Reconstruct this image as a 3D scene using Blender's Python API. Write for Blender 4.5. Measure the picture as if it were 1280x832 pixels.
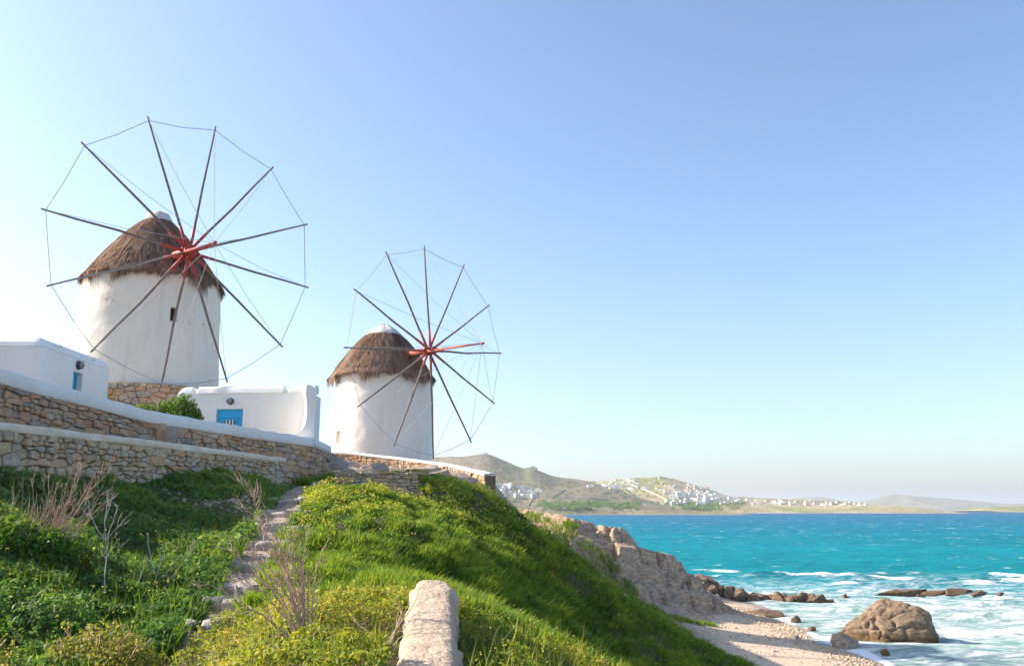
import bpy, bmesh, math, random
import numpy as np
from mathutils import Vector, Matrix

for o in list(bpy.data.objects): bpy.data.objects.remove(o)
scene = bpy.context.scene
COL = scene.collection
R = math.radians
RNG = np.random.default_rng(11)
random.seed(11)

# ------------------------------------------------------------------ camera
CZ = 8.0                                   # eye height above the sea
cam_d = bpy.data.cameras.new('camera'); cam = bpy.data.objects.new('camera', cam_d); COL.objects.link(cam)
cam.location = (0, 0, CZ); cam.rotation_euler = (R(90) + math.atan(0.2), 0, 0)
cam_d.sensor_width = 36; cam_d.lens = 36*1100/1280; cam_d.clip_start = 0.1; cam_d.clip_end = 40000
scene.camera = cam

# ------------------------------------------------------------------ sky, sun, exposure
SUN_EL = R(31); SUN_AZ = math.atan2(-0.98, 0.16)         # azimuth from +Y towards +X
world = bpy.data.worlds.new('World'); scene.world = world; world.use_nodes = True
wn = world.node_tree; wn.nodes.clear()
sky = wn.nodes.new('ShaderNodeTexSky'); sky.sky_type = 'NISHITA'; sky.sun_disc = False
sky.sun_elevation = SUN_EL; sky.sun_rotation = SUN_AZ
sky.air_density = 0.95; sky.dust_density = 2.0; sky.ozone_density = 2.6; sky.altitude = 200
bg = wn.nodes.new('ShaderNodeBackground'); bg.inputs['Strength'].default_value = 0.135
wo = wn.nodes.new('ShaderNodeOutputWorld')
wn.links.new(sky.outputs[0], bg.inputs[0]); wn.links.new(bg.outputs[0], wo.inputs[0])
sd = Vector((math.sin(SUN_AZ)*math.cos(SUN_EL), math.cos(SUN_AZ)*math.cos(SUN_EL), math.sin(SUN_EL)))
sl = bpy.data.lights.new('sun', 'SUN'); sl.energy = 4.9; sl.angle = R(0.55); sl.color = (1.0, 0.90, 0.76)
so = bpy.data.objects.new('sun', sl); COL.objects.link(so); so.rotation_euler = sd.to_track_quat('Z', 'Y').to_euler()
so.location = (-60, 20, 60)
vs = scene.view_settings; vs.view_transform = 'Standard'; vs.look = 'None'; vs.gamma = 1; vs.use_curve_mapping = False
vs.exposure = 1.05
scene.render.engine = 'CYCLES'
scene.render.resolution_x = 1024; scene.render.resolution_y = 665

# ------------------------------------------------------------------ numpy noise
def _hash(ix, iy, iz, seed):
    h = (ix.astype(np.int64)*374761393 + iy.astype(np.int64)*668265263 + iz.astype(np.int64)*2147483647 + seed*974634777) & 0x7fffffff
    h = ((h ^ (h >> 13))*1274126177) & 0x7fffffff
    h = ((h ^ (h >> 16))*1103515245 + 12345) & 0x7fffffff
    return ((h ^ (h >> 11)) & 0xffff)/65535.0
def vnoise(x, y, z=0.0, seed=0):
    x, y, z = np.broadcast_arrays(np.asarray(x, float), np.asarray(y, float), np.asarray(z, float))
    xi, yi, zi = np.floor(x), np.floor(y), np.floor(z)
    fx, fy, fz = x-xi, y-yi, z-zi
    ux, uy, uz = fx*fx*(3-2*fx), fy*fy*(3-2*fy), fz*fz*(3-2*fz)
    def c(a, b, d): return _hash(xi+a, yi+b, zi+d, seed)
    l = lambda a, b, t: a+(b-a)*t
    z0 = l(l(c(0,0,0), c(1,0,0), ux), l(c(0,1,0), c(1,1,0), ux), uy)
    z1 = l(l(c(0,0,1), c(1,0,1), ux), l(c(0,1,1), c(1,1,1), ux), uy)
    return l(z0, z1, uz)*2-1
def fbm(x, y, z=0.0, seed=0, oct=4, gain=0.5, lac=2.03):
    a, s, t = 1.0, 0.0, 0.0
    for k in range(oct):
        f = lac**k
        s = s + a*vnoise(np.asarray(x)*f, np.asarray(y)*f, np.asarray(z)*f, seed+k*17); t += a; a *= gain
    return s/t
def ridged(x, y, z=0.0, seed=0, oct=4):
    a, s, t = 1.0, 0.0, 0.0
    for k in range(oct):
        f = 2.07**k
        n = 1-np.abs(vnoise(np.asarray(x)*f, np.asarray(y)*f, np.asarray(z)*f, seed+k*13)); s = s+a*n*n; t += a; a *= 0.5
    return s/t
def sstep(a, b, x):
    t = np.clip((np.asarray(x, float)-a)/(b-a), 0, 1); return t*t*(3-2*t)
class TPS:
    def __init__(self, pts, lam=0.02):
        p = np.array(pts, float); self.p = p[:, :2]; n = len(p)
        d = np.linalg.norm(self.p[:, None]-self.p[None], axis=2)
        K = np.where(d > 0, d*d*np.log(d+1e-12), 0)+lam*np.eye(n)
        Q = np.hstack([np.ones((n, 1)), self.p])
        A = np.vstack([np.hstack([K, Q]), np.hstack([Q.T, np.zeros((3, 3))])])
        s = np.linalg.solve(A, np.concatenate([p[:, 2], np.zeros(3)])); self.w, self.a = s[:n], s[n:]
    def __call__(self, x, y):
        x = np.asarray(x, float); y = np.asarray(y, float); sh = x.shape; x = x.ravel(); y = y.ravel()
        out = self.a[0]+self.a[1]*x+self.a[2]*y
        for i in range(len(self.w)):
            d2 = (x-self.p[i, 0])**2+(y-self.p[i, 1])**2
            out += self.w[i]*0.5*d2*np.log(d2+1e-12)
        return out.reshape(sh)

# ------------------------------------------------------------------ object helpers
def tag(o, label=None, cat=None, group=None, kind=None):
    if label: o['label'] = label
    if cat: o['category'] = cat
    if group: o['group'] = group
    if kind: o['kind'] = kind
    return o
def empty(name, loc=(0, 0, 0), rz=0.0):
    o = bpy.data.objects.new(name, None); COL.objects.link(o); o.location = loc; o.rotation_euler = (0, 0, rz)
    o.empty_display_size = 0.2
    return o
def link(name, me, mat=None, parent=None, loc=None):
    o = bpy.data.objects.new(name, me); COL.objects.link(o)
    if mat is not None and len(me.materials) == 0: me.materials.append(mat)
    if parent is not None: o.parent = parent
    if loc is not None: o.location = loc
    return o
def pyobj(name, verts, faces, mat=None, parent=None, loc=None, smooth=False):
    me = bpy.data.meshes.new(name); me.from_pydata([tuple(map(float, v)) for v in verts], [], faces); me.update()
    if smooth: me.shade_smooth()
    return link(name, me, mat, parent, loc)
def npmesh(name, V, F, attrs=None, smooth=False):
    """V (n,3); F list of (m,k) index arrays"""
    me = bpy.data.meshes.new(name)
    if not isinstance(F, list): F = [F]
    tot = np.concatenate([np.full(len(f), f.shape[1], np.int32) for f in F])
    li = np.concatenate([f.ravel() for f in F]).astype(np.int32)
    st = np.concatenate([[0], np.cumsum(tot)[:-1]]).astype(np.int32)
    me.vertices.add(len(V)); me.vertices.foreach_set('co', np.ascontiguousarray(V, np.float32).ravel())
    me.loops.add(len(li)); me.loops.foreach_set('vertex_index', li)
    me.polygons.add(len(tot)); me.polygons.foreach_set('loop_start', st); me.polygons.foreach_set('loop_total', tot)
    if smooth: me.polygons.foreach_set('use_smooth', np.ones(len(tot), bool))
    me.update(calc_edges=True)
    if attrs:
        for k, a in attrs.items():
            at = me.attributes.new(k, 'FLOAT', 'POINT'); at.data.foreach_set('value', np.ascontiguousarray(a, np.float32))
    return me
def grid_faces(nr, nc):
    i = np.arange((nr-1)*(nc-1)); r = i//(nc-1); c = i % (nc-1); a = r*nc+c
    return np.stack([a, a+1, a+nc+1, a+nc], 1)
class MB:
    """collects simple solids into one mesh"""
    def __init__(self): self.v = []; self.f = []
    def add(self, vs, fs):
        b = len(self.v); self.v += [tuple(v) for v in vs]; self.f += [tuple(i+b for i in f) for f in fs]; return self
    def tube(self, p, q, r0, r1=None, n=8, cap=True):
        p, q = Vector(p), Vector(q); r1 = r0 if r1 is None else r1
        d = (q-p).normalized(); u = d.orthogonal().normalized(); w = d.cross(u)
        vs = []
        for c, r in ((p, r0), (q, r1)):
            for k in range(n):
                a = 2*math.pi*k/n; vs.append(c+u*(r*math.cos(a))+w*(r*math.sin(a)))
        fs = [(k, (k+1) % n, n+(k+1) % n, n+k) for k in range(n)]
        if cap: fs += [tuple(range(n))[::-1], tuple(range(n, 2*n))]
        return self.add(vs, fs)
    def poly(self, pts, rad, n=6):
        pts = [Vector(p) for p in pts]; vs = []; u = None
        for i, p in enumerate(pts):
            d = (pts[min(i+1, len(pts)-1)]-pts[max(i-1, 0)]).normalized()
            u = d.orthogonal().normalized() if u is None else (u-d*u.dot(d)).normalized()
            w = d.cross(u); r = rad[i] if hasattr(rad, '__len__') else rad
            for k in range(n):
                a = 2*math.pi*k/n; vs.append(p+u*(r*math.cos(a))+w*(r*math.sin(a)))
        fs = []
        for i in range(len(pts)-1):
            for k in range(n): fs.append((i*n+k, i*n+(k+1) % n, (i+1)*n+(k+1) % n, (i+1)*n+k))
        fs += [tuple(range(n))[::-1], tuple(range((len(pts)-1)*n, len(pts)*n))]
        return self.add(vs, fs)
    def box(self, c, s, m=None, bev=0.0):
        x, y, z = s[0]/2, s[1]/2, s[2]/2; b = min(bev, x*.9, y*.9, z*.9); vs = []
        if b <= 0:
            for k in range(8): vs.append(((1 if k & 1 else -1)*x, (1 if k & 2 else -1)*y, (1 if k & 4 else -1)*z))
            fs = [(0, 2, 3, 1), (4, 5, 7, 6), (0, 1, 5, 4), (2, 6, 7, 3), (0, 4, 6, 2), (1, 3, 7, 5)]
        else:
            bm = bmesh.new(); bmesh.ops.create_cube(bm, size=1)
            for v in bm.verts: v.co = Vector((v.co.x*2*x, v.co.y*2*y, v.co.z*2*z))
            bmesh.ops.bevel(bm, geom=list(bm.edges), offset=b, segments=2, affect='EDGES')
            bm.verts.index_update(); vs = [v.co.copy() for v in bm.verts]; fs = [tuple(v.index for v in f.verts) for f in bm.faces]; bm.free()
        M_ = m if m is not None else Matrix.Identity(4)
        return self.add([M_ @ (Vector(v))+Vector(c) for v in vs], fs)
    def build(self, name, mat, parent=None, smooth=False, loc=None):
        return pyobj(name, self.v, self.f, mat, parent, loc, smooth)

# ------------------------------------------------------------------ materials
class NT:
    def __init__(self, name):
        self.m = bpy.data.materials.new(name); self.m.use_nodes = True; self.t = self.m.node_tree; self.t.nodes.clear()
        self.out = self.t.nodes.new('ShaderNodeOutputMaterial')
    def n(self, ty, **kw):
        nd = self.t.nodes.new(ty)
        for k, v in kw.items(): setattr(nd, k, v)
        return nd
    def set(self, sock, v):
        if isinstance(v, bpy.types.NodeSocket): self.t.links.new(v, sock)
        elif v is not None:
            if hasattr(sock.default_value, '__len__') and not hasattr(v, '__len__'): v = (v, v, v, 1)[:len(sock.default_value)]
            elif hasattr(v, '__len__') and hasattr(sock.default_value, '__len__') and len(v) == 3 and len(sock.default_value) == 4: v = tuple(v)+(1,)
            sock.default_value = v
    def obj(self): return self.n('ShaderNodeTexCoord').outputs['Object']
    def pos(self): return self.n('ShaderNodeNewGeometry').outputs['Position']
    def map(self, v, scale=(1, 1, 1), rot=(0, 0, 0)):
        m = self.n('ShaderNodeMapping'); self.set(m.inputs[0], v); m.inputs['Scale'].default_value = scale; m.inputs['Rotation'].default_value = rot; return m.outputs[0]
    def noise(self, v, scale, detail=4, rough=.55, dist=0.0):
        nd = self.n('ShaderNodeTexNoise'); self.set(nd.inputs['Vector'], v); nd.inputs['Scale'].default_value = scale
        nd.inputs['Detail'].default_value = detail; nd.inputs['Roughness'].default_value = rough; nd.inputs['Distortion'].default_value = dist
        return nd.outputs[0]
    def voro(self, v, scale, feature='F1', out=0):
        nd = self.n('ShaderNodeTexVoronoi', feature=feature); self.set(nd.inputs['Vector'], v); nd.inputs['Scale'].default_value = scale; return nd.outputs[out]
    def ramp(self, f, stops, interp='LINEAR'):
        nd = self.n('ShaderNodeValToRGB'); cr = nd.color_ramp; cr.interpolation = interp
        while len(cr.elements) < len(stops): cr.elements.new(0.5)
        for e, (p, c) in zip(cr.elements, stops):
            e.position = p; e.color = (c, c, c, 1) if not hasattr(c, '__len__') else (tuple(c)+(1,))[:4]
        self.set(nd.inputs[0], f); return nd.outputs[0]
    def mix(self, f, a, b, mode='MIX'):
        nd = self.n('ShaderNodeMix', data_type='RGBA', blend_type=mode); self.set(nd.inputs[0], f); self.set(nd.inputs[6], a); self.set(nd.inputs[7], b); return nd.outputs[2]
    def math(self, op, a, b=None, c=None, clamp=False):
        nd = self.n('ShaderNodeMath', operation=op, use_clamp=clamp); self.set(nd.inputs[0], a); self.set(nd.inputs[1], b)
        if c is not None: self.set(nd.inputs[2], c)
        return nd.outputs[0]
    def attr(self, name): return self.n('ShaderNodeAttribute', attribute_name=name).outputs['Fac']
    def bump(self, h, strength=.4, dist=.05, normal=None):
        nd = self.n('ShaderNodeBump'); nd.inputs['Strength'].default_value = strength; nd.inputs['Distance'].default_value = dist
        self.set(nd.inputs['Height'], h)
        if normal is not None: self.set(nd.inputs['Normal'], normal)
        return nd.outputs[0]
    def surf(self, color, rough=.8, spec=.3, normal=None, metal=0.0):
        p = self.n('ShaderNodeBsdfPrincipled'); self.set(p.inputs['Base Color'], color); self.set(p.inputs['Roughness'], rough)
        self.set(p.inputs['Specular IOR Level'], spec); p.inputs['Metallic'].default_value = metal
        if normal is not None: self.set(p.inputs['Normal'], normal)
        self.t.links.new(p.outputs[0], self.out.inputs['Surface']); return self.m

def m_plaster(name, base, stain, amount, seed_off):
    k = NT(name); o = k.obj(); v = k.n('ShaderNodeVectorMath', operation='ADD'); k.set(v.inputs[0], o); v.inputs[1].default_value = (seed_off, 0, 0); o = v.outputs[0]
    big = k.ramp(k.noise(o, .55, 5), [(.35, 0.0), (.75, 1.0)])
    c = k.mix(big, base, tuple(b*s for b, s in zip(base, (.97, .93, .87))))
    streak = k.ramp(k.noise(k.map(o, (2.2, 2.2, .25)), 1.0, 6, .65), [(.52, 0.0), (.78, 1.0)])
    c = k.mix(k.math('MULTIPLY', streak, .35*amount), c, stain)
    patch = k.ramp(k.noise(o, 1.15, 6, .6, .3), [(.70-.03*amount, 0.0), (.735-.03*amount, 1.0)])
    c = k.mix(k.math('MULTIPLY', patch, min(1, .85*amount)), c, stain)
    fine = k.noise(o, 9, 6, .6)
    c = k.mix(.10, c, fine, 'OVERLAY')
    h = k.math('ADD', k.math('MULTIPLY', k.noise(o, 2.2, 4), .8), k.math('MULTIPLY', k.noise(o, 14, 5), .3))
    h = k.math('SUBTRACT', h, k.math('MULTIPLY', patch, .25*amount))
    return k.surf(c, .85, .2, k.bump(h, .55, .06))
M = {}
M['plaster_mill'] = m_plaster('plaster_mill', (.84, .785, .70), (.54, .38, .24), 1.2, 3.1)
M['plaster_mill_b'] = m_plaster('plaster_mill_b', (.83, .79, .73), (.52, .42, .32), .8, 27.4)
M['plaster'] = m_plaster('plaster', (.80, .80, .78), (.60, .54, .47), .55, 9.0)
M['limewash'] = m_plaster('limewash', (.80, .79, .77), (.58, .51, .44), .9, 51.0)

def m_stone(name, island=False, ramp=None):
    k = NT(name)
    rnd = k.n('ShaderNodeNewGeometry').outputs['Random Per Island'] if island else k.n('ShaderNodeObjectInfo').outputs['Random']
    pal = ramp or [(.0, (.50, .28, .15)), (.14, (.52, .38, .27)), (.28, (.60, .34, .16)), (.40, (.38, .315, .265)), (.52, (.62, .46, .32)), (.64, (.58, .31, .18)), (.76, (.34, .30, .265)), (.88, (.62, .41, .22)), (1.0, (.52, .41, .31))]
    c = k.ramp(rnd, pal)
    p = k.pos()
    c = k.mix(.6, c, k.ramp(k.noise(p, 7, 6, .65), [(.25, .22), (.75, .8)]), 'OVERLAY')
    lich = k.ramp(k.noise(p, 3.1, 5, .6), [(.62, 0.0), (.74, .45)])
    c = k.mix(lich, c, (.42, .39, .33))
    h = k.math('ADD', k.noise(p, 9, 6, .65), k.math('MULTIPLY', k.noise(p, 34, 4), .4))
    return k.surf(c, .92, .15, k.bump(h, .8, .05))
M['stone'] = m_stone('stone')
M['stone_mass'] = m_stone('stone_mass', True)
PALE = [(.0, (.57, .45, .32)), (.2, (.48, .375, .27)), (.4, (.60, .43, .26)), (.55, (.44, .375, .31)), (.7, (.62, .50, .37)), (.85, (.57, .34, .18)), (1.0, (.52, .43, .33))]
M['stone_pale'] = m_stone('stone_pale', False, PALE)
M['stone_pale_mass'] = m_stone('stone_pale_mass', True, PALE)
def m_simple(name, col, rough=.8, spec=.3, nscale=6.0, var=.3, bump=.3, bscale=14.0, bdist=.02):
    k = NT(name); o = k.pos()
    c = k.mix(var, col, k.ramp(k.noise(o, nscale, 5, .6), [(.25, .25), (.75, .75)]), 'OVERLAY')
    return k.surf(c, rough, spec, k.bump(k.noise(o, bscale, 5, .6), bump, bdist))
M['mortar'] = m_simple('mortar', (.20, .145, .10), .95, .1, 5, .5, .8, 12, .05)
M['cement'] = m_simple('cement', (.72, .61, .49), .9, .15, 3, .5, .6, 9, .05)
M['fg_wall'] = m_simple('fg_wall', (.48, .37, .275), .9, .15, 4, .45, .9, 11, .05)
M['blue_paint'] = m_simple('blue_paint', (.015, .38, .68), .45, .4, 8, .2, .2, 30, .01)
M['blue_dark'] = m_simple('blue_dark', (.012, .10, .19), .4, .4, 8, .2, .1, 30, .01)
M['red_paint'] = m_simple('red_paint', (.40, .055, .04), .55, .35, 12, .5, .3, 40, .01)
M['red_worn'] = m_simple('red_worn', (.40, .11, .075), .65, .3, 12, .7, .3, 40, .01)
M['spar'] = m_simple('spar', (.22, .17, .15), .8, .2, 9, .7, .5, 40, .01)
M['rope'] = m_simple('rope', (.42, .42, .44), .8, .2, 9, .3, .2, 40, .01)
M['dark_wood'] = m_simple('dark_wood', (.05, .025, .025), .7, .2)
M['lamp_metal'] = m_simple('lamp_metal', (.05, .05, .055), .4, .5)
M['lamp_glass'] = m_simple('lamp_glass', (.35, .36, .38), .2, .5)
M['twig'] = m_simple('twig', (.52, .36, .28), .85, .2, 20, .6, .3, 40, .01)
M['twig_pale'] = m_simple('twig_pale', (.52, .47, .43), .85, .2, 20, .6, .3, 40, .01)
M['cap_white'] = m_simple('cap_white', (.60, .57, .53), .85, .2, 3, .4, .8, 6, .08)
M['slate'] = m_simple('slate', (.40, .345, .30), .85, .25, 4, .6, .9, 8, .05)

def m_thatch():
    k = NT('thatch'); t = k.attr('tint')
    c = k.ramp(t, [(.0, (.10, .065, .048)), (.35, (.26, .165, .120)), (.7, (.40, .27, .19)), (1.0, (.58, .45, .34))])
    d = k.n('ShaderNodeBsdfDiffuse'); k.set(d.inputs[0], c); tr = k.n('ShaderNodeBsdfTranslucent'); k.set(tr.inputs[0], c)
    mx = k.n('ShaderNodeMixShader'); mx.inputs[0].default_value = .2; k.t.links.new(d.outputs[0], mx.inputs[1]); k.t.links.new(tr.outputs[0], mx.inputs[2])
    k.t.links.new(mx.outputs[0], k.out.inputs[0]); return k.m
M['thatch'] = m_thatch()
def m_leaf(name, stops, trans=.45, spec=.25):
    k = NT(name); t = k.attr('tint'); c = k.ramp(t, stops)
    p = k.n('ShaderNodeBsdfPrincipled'); k.set(p.inputs['Base Color'], c); p.inputs['Roughness'].default_value = .5; p.inputs['Specular IOR Level'].default_value = spec
    tr = k.n('ShaderNodeBsdfTranslucent'); k.set(tr.inputs[0], k.mix(1.0, c, (1.5, 1.35, .7), 'MULTIPLY'))
    mx = k.n('ShaderNodeMixShader'); mx.inputs[0].default_value = trans
    k.t.links.new(p.outputs[0], mx.inputs[1]); k.t.links.new(tr.outputs[0], mx.inputs[2]); k.t.links.new(mx.outputs[0], k.out.inputs[0]); return k.m
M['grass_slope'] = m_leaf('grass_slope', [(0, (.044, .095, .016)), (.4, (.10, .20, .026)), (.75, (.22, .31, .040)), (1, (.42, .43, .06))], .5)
M['herbs'] = m_leaf('herbs', [(0, (.05, .10, .014)), (.35, (.14, .22, .028)), (.7, (.31, .33, .05)), (1, (.50, .38, .14))], .5)
M['bank_leaf'] = m_leaf('bank_leaf', [(0, (.036, .088, .028)), (.4, (.095, .205, .050)), (.8, (.19, .31, .066)), (1, (.31, .36, .095))], .48)
M['bush_leaf'] = m_leaf('bush_leaf', [(0, (.035, .085, .014)), (.5, (.085, .19, .024)), (1, (.17, .27, .04))], .45)
M['dry_leaf'] = m_leaf('dry_leaf', [(0, (.08, .12, .025)), (.4, (.22, .25, .05)), (.75, (.42, .34, .10)), (1, (.58, .38, .18))], .5)
M['flower'] = m_leaf('flower', [(0, (.60, .50, .06)), (.7, (.70, .62, .14)), (1, (.75, .70, .40))], .4)
M['straw'] = m_leaf('straw', [(0, (.22, .16, .09)), (1, (.45, .36, .22))], .35)

def m_ground():
    k = NT('ground'); p = k.pos(); sand, rock, path = k.attr('sand'), k.attr('rock'), k.attr('path')
    n1 = k.noise(p, 1.1, 6, .6); n2 = k.noise(p, 9, 6, .65)
    soil = k.mix(n1, (.050, .052, .022), (.16, .115, .07))
    soil = k.mix(.5, soil, k.ramp(n2, [(.3, .25), (.7, .75)]), 'OVERLAY')
    sandc = k.mix(n1, (.56, .42, .30), (.66, .51, .375)); sandc = k.mix(.35, sandc, k.ramp(k.noise(p, 5, 8, .75), [(.3, .22), (.7, .8)]), 'OVERLAY')
    wet = k.ramp(k.math('ADD', k.n('ShaderNodeSeparateXYZ').outputs[2], 0), [(0, 0), (1, 0)])
    rockc = k.mix(n1, (.27, .215, .17), (.42, .34, .27)); rockc = k.mix(.5, rockc, k.ramp(n2, [(.3, .25), (.7, .75)]), 'OVERLAY')
    pathc = k.mix(n1, (.29, .235, .185), (.42, .345, .27)); pathc = k.mix(.6, pathc, k.ramp(k.noise(p, 14, 6, .7), [(.3, .25), (.7, .75)]), 'OVERLAY')
    c = k.mix(sand, soil, sandc); c = k.mix(rock, c, rockc); c = k.mix(path, c, pathc)
    sep = k.n('ShaderNodeSeparateXYZ'); k.set(sep.inputs[0], p)
    wet = k.ramp(k.math('ADD', sep.outputs[2], k.math('MULTIPLY', k.noise(p, .8, 4), .25)), [(.18, 1.0), (.42, 0.0)])
    wet = k.math('MULTIPLY', wet, sand)
    c = k.mix(k.math('MULTIPLY', wet, .55), c, (.20, .15, .115))
    h = k.math('ADD', k.noise(p, 4, 8, .7), k.math('MULTIPLY', n2, .5))
    return k.surf(c, k.math('SUBTRACT', .95, k.math('MULTIPLY', wet, .5)), .25, k.bump(h, .8, .06))
M['ground'] = m_ground()
def m_rock(name, a, b, dark, streak=1.0, algae=0.0, ck=.43):
    k = NT(name); p = k.pos()
    n1 = k.noise(p, .8, 6, .6, .4); c = k.mix(k.ramp(n1, [(.3, 0.0), (.7, 1.0)]), a, b)
    st = k.noise(k.map(p, (1.2, 1.2, 5.0), (.25, -.45, 0)), 1.4, 6, .65, .6)
    c = k.mix(.6*streak, c, k.ramp(st, [(.3, .18), (.5, .5), (.7, .8)]), 'OVERLAY')
    cr = k.ramp(k.noise(p, 5.5, 7, .7), [(ck-.13, 1.0), (ck, 0.0)])
    c = k.mix(k.math('MULTIPLY', cr, .7), c, dark)
    if algae:
        sep = k.n('ShaderNodeSeparateXYZ'); k.set(sep.inputs[0], p)
        w = k.ramp(k.math('ADD', sep.outputs[2], k.math('MULTIPLY', k.noise(p, 1.5, 4), .5)), [(.35, 1.0), (.85, 0.0)])
        c = k.mix(k.math('MULTIPLY', w, algae), c, (.14, .075, .026))
    h = k.math('ADD', k.noise(p, 3, 8, .7), k.math('MULTIPLY', st, .7)); h = k.math('SUBTRACT', h, k.math('MULTIPLY', cr, .3))
    return k.surf(c, .9, .2, k.bump(h, .9, .12))
M['cliff_rock'] = m_rock('cliff_rock', (.54, .36, .225), (.40, .305, .23), (.11, .08, .06), 1.3)
M['tan_rock'] = m_rock('tan_rock', (.46, .36, .27), (.40, .32, .25), (.12, .09, .07), .5)
M['shore_rock'] = m_rock('shore_rock', (.31, .21, .135), (.20, .14, .10), (.06, .045, .035), 1.2, .5, .52)
M['big_rock'] = m_rock('big_rock', (.31, .215, .135), (.24, .17, .115), (.08, .06, .045), .7, .8, .45)
M['grey_rock'] = m_rock('grey_rock', (.33, .30, .27), (.26, .245, .23), (.10, .09, .08), .8)
M['pink_rock'] = m_rock('pink_rock', (.46, .35, .27), (.40, .32, .26), (.15, .11, .085), .8)

def m_sea():
    k = NT('sea'); p = k.pos(); sep = k.n('ShaderNodeSeparateXYZ'); k.set(sep.inputs[0], p)
    surf, shal, crest = k.attr('surf'), k.attr('shallow'), k.attr('crest')
    d = k.math('DIVIDE', sep.outputs[1], 2400.0)
    deep = k.ramp(k.math('POWER', d, .5), [(.15, (.0, .19, .215)), (.28, (.0, .18, .225)), (.42, (.0, .145, .225)), (.70, (.0, .105, .215)), (1, (.0, .085, .195))])
    pt = k.noise(k.map(p, (.012, .03, 1)), 1.0, 5, .6)
    deep = k.mix(.5, deep, k.ramp(pt, [(.3, .33), (.7, .66)]), 'OVERLAY')
    c = k.mix(shal, deep, k.mix(k.noise(k.map(p, (.1, .25, 1)), 1, 4), (.08, .27, .25), (.24, .31, .28)))
    dis = k.n('ShaderNodeTexNoise'); k.set(dis.inputs['Vector'], k.map(p, (.30, .45, .3))); dis.inputs['Scale'].default_value = 1; dis.inputs['Detail'].default_value = 3
    wv = k.n('ShaderNodeVectorMath', operation='MULTIPLY_ADD'); k.set(wv.inputs[0], dis.outputs['Color']); wv.inputs[1].default_value = (2.6, 2.0, 0); k.set(wv.inputs[2], p)
    fn = k.noise(k.map(wv.outputs[0], (.30, .85, .5)), 1.0, 10, .74)
    lace = k.math('SUBTRACT', 1.0, k.math('MULTIPLY', k.math('ABSOLUTE', k.math('SUBTRACT', k.noise(k.map(wv.outputs[0], (.42, .8, .5)), 1.0, 7, .62), .5)), 9.0), clamp=True)
    th = k.math('SUBTRACT', .86, k.math('MULTIPLY', surf, .37))
    f1 = k.math('MULTIPLY', k.math('SUBTRACT', fn, th), 9.0, clamp=True)
    f2 = k.math('MULTIPLY', k.math('MULTIPLY', k.math('MULTIPLY', lace, k.ramp(fn, [(.38, 0.0), (.56, 1.0)])), surf), .8)
    cap = k.noise(k.map(p, (.26, .62, .2)), 1.0, 6, .6); cap = k.math('MULTIPLY', k.math('SUBTRACT', cap, .640), 12.0, clamp=True)
    cap2 = k.noise(k.map(p, (.11, .10, .2)), 1.0, 6, .66); cap2 = k.math('MULTIPLY', k.math('SUBTRACT', cap2, .602), 12.0, clamp=True)
    fade = k.ramp(k.math('DIVIDE', sep.outputs[1], 700.0), [(.25, 0.0), (.6, 1.0)])
    cf = k.math('MAXIMUM', k.math('MULTIPLY', cap, k.ramp(k.math('DIVIDE', sep.outputs[1], 700.0), [(.3, 1.0), (.9, 0.0)])), k.math('MULTIPLY', cap2, fade))
    crf = k.math('MULTIPLY', k.math('SUBTRACT', k.math('ADD', crest, k.math('MULTIPLY', k.math('SUBTRACT', fn, .5), 1.6)), .42), 5.0, clamp=True)
    foam = k.math('MAXIMUM', k.math('MAXIMUM', f1, f2), k.math('MAXIMUM', k.math('MULTIPLY', cf, .85), crf))
    c = k.mix(foam, c, (.80, .81, .82))
    b1 = k.noise(k.map(p, (.9, 1.7, 1)), 1.0, 6, .6); b2 = k.noise(k.map(p, (.16, .34, .3)), 1.0, 5, .6); b3 = k.noise(k.map(p, (.03, .06, .1)), 1, 4, .6)
    h = k.math('ADD', k.math('MULTIPLY', b1, .22), k.math('ADD', k.math('MULTIPLY', b2, .9), k.math('MULTIPLY', b3, 3.0)))
    h = k.math('ADD', h, k.math('MULTIPLY', foam, .12))
    nrm = k.bump(h, .75, 1.0)
    df = k.n('ShaderNodeBsdfDiffuse'); k.set(df.inputs['Color'], c); k.set(df.inputs['Normal'], nrm)
    gl = k.n('ShaderNodeBsdfGlossy'); gl.inputs['Roughness'].default_value = .28; k.set(gl.inputs['Normal'], nrm)
    mx = k.n('ShaderNodeMixShader'); k.set(mx.inputs[0], k.math('SUBTRACT', .07, k.math('MULTIPLY', foam, .06)))
    k.t.links.new(df.outputs[0], mx.inputs[1]); k.t.links.new(gl.outputs[0], mx.inputs[2]); k.t.links.new(mx.outputs[0], k.out.inputs['Surface']); return k.m
M['sea'] = m_sea()
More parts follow.
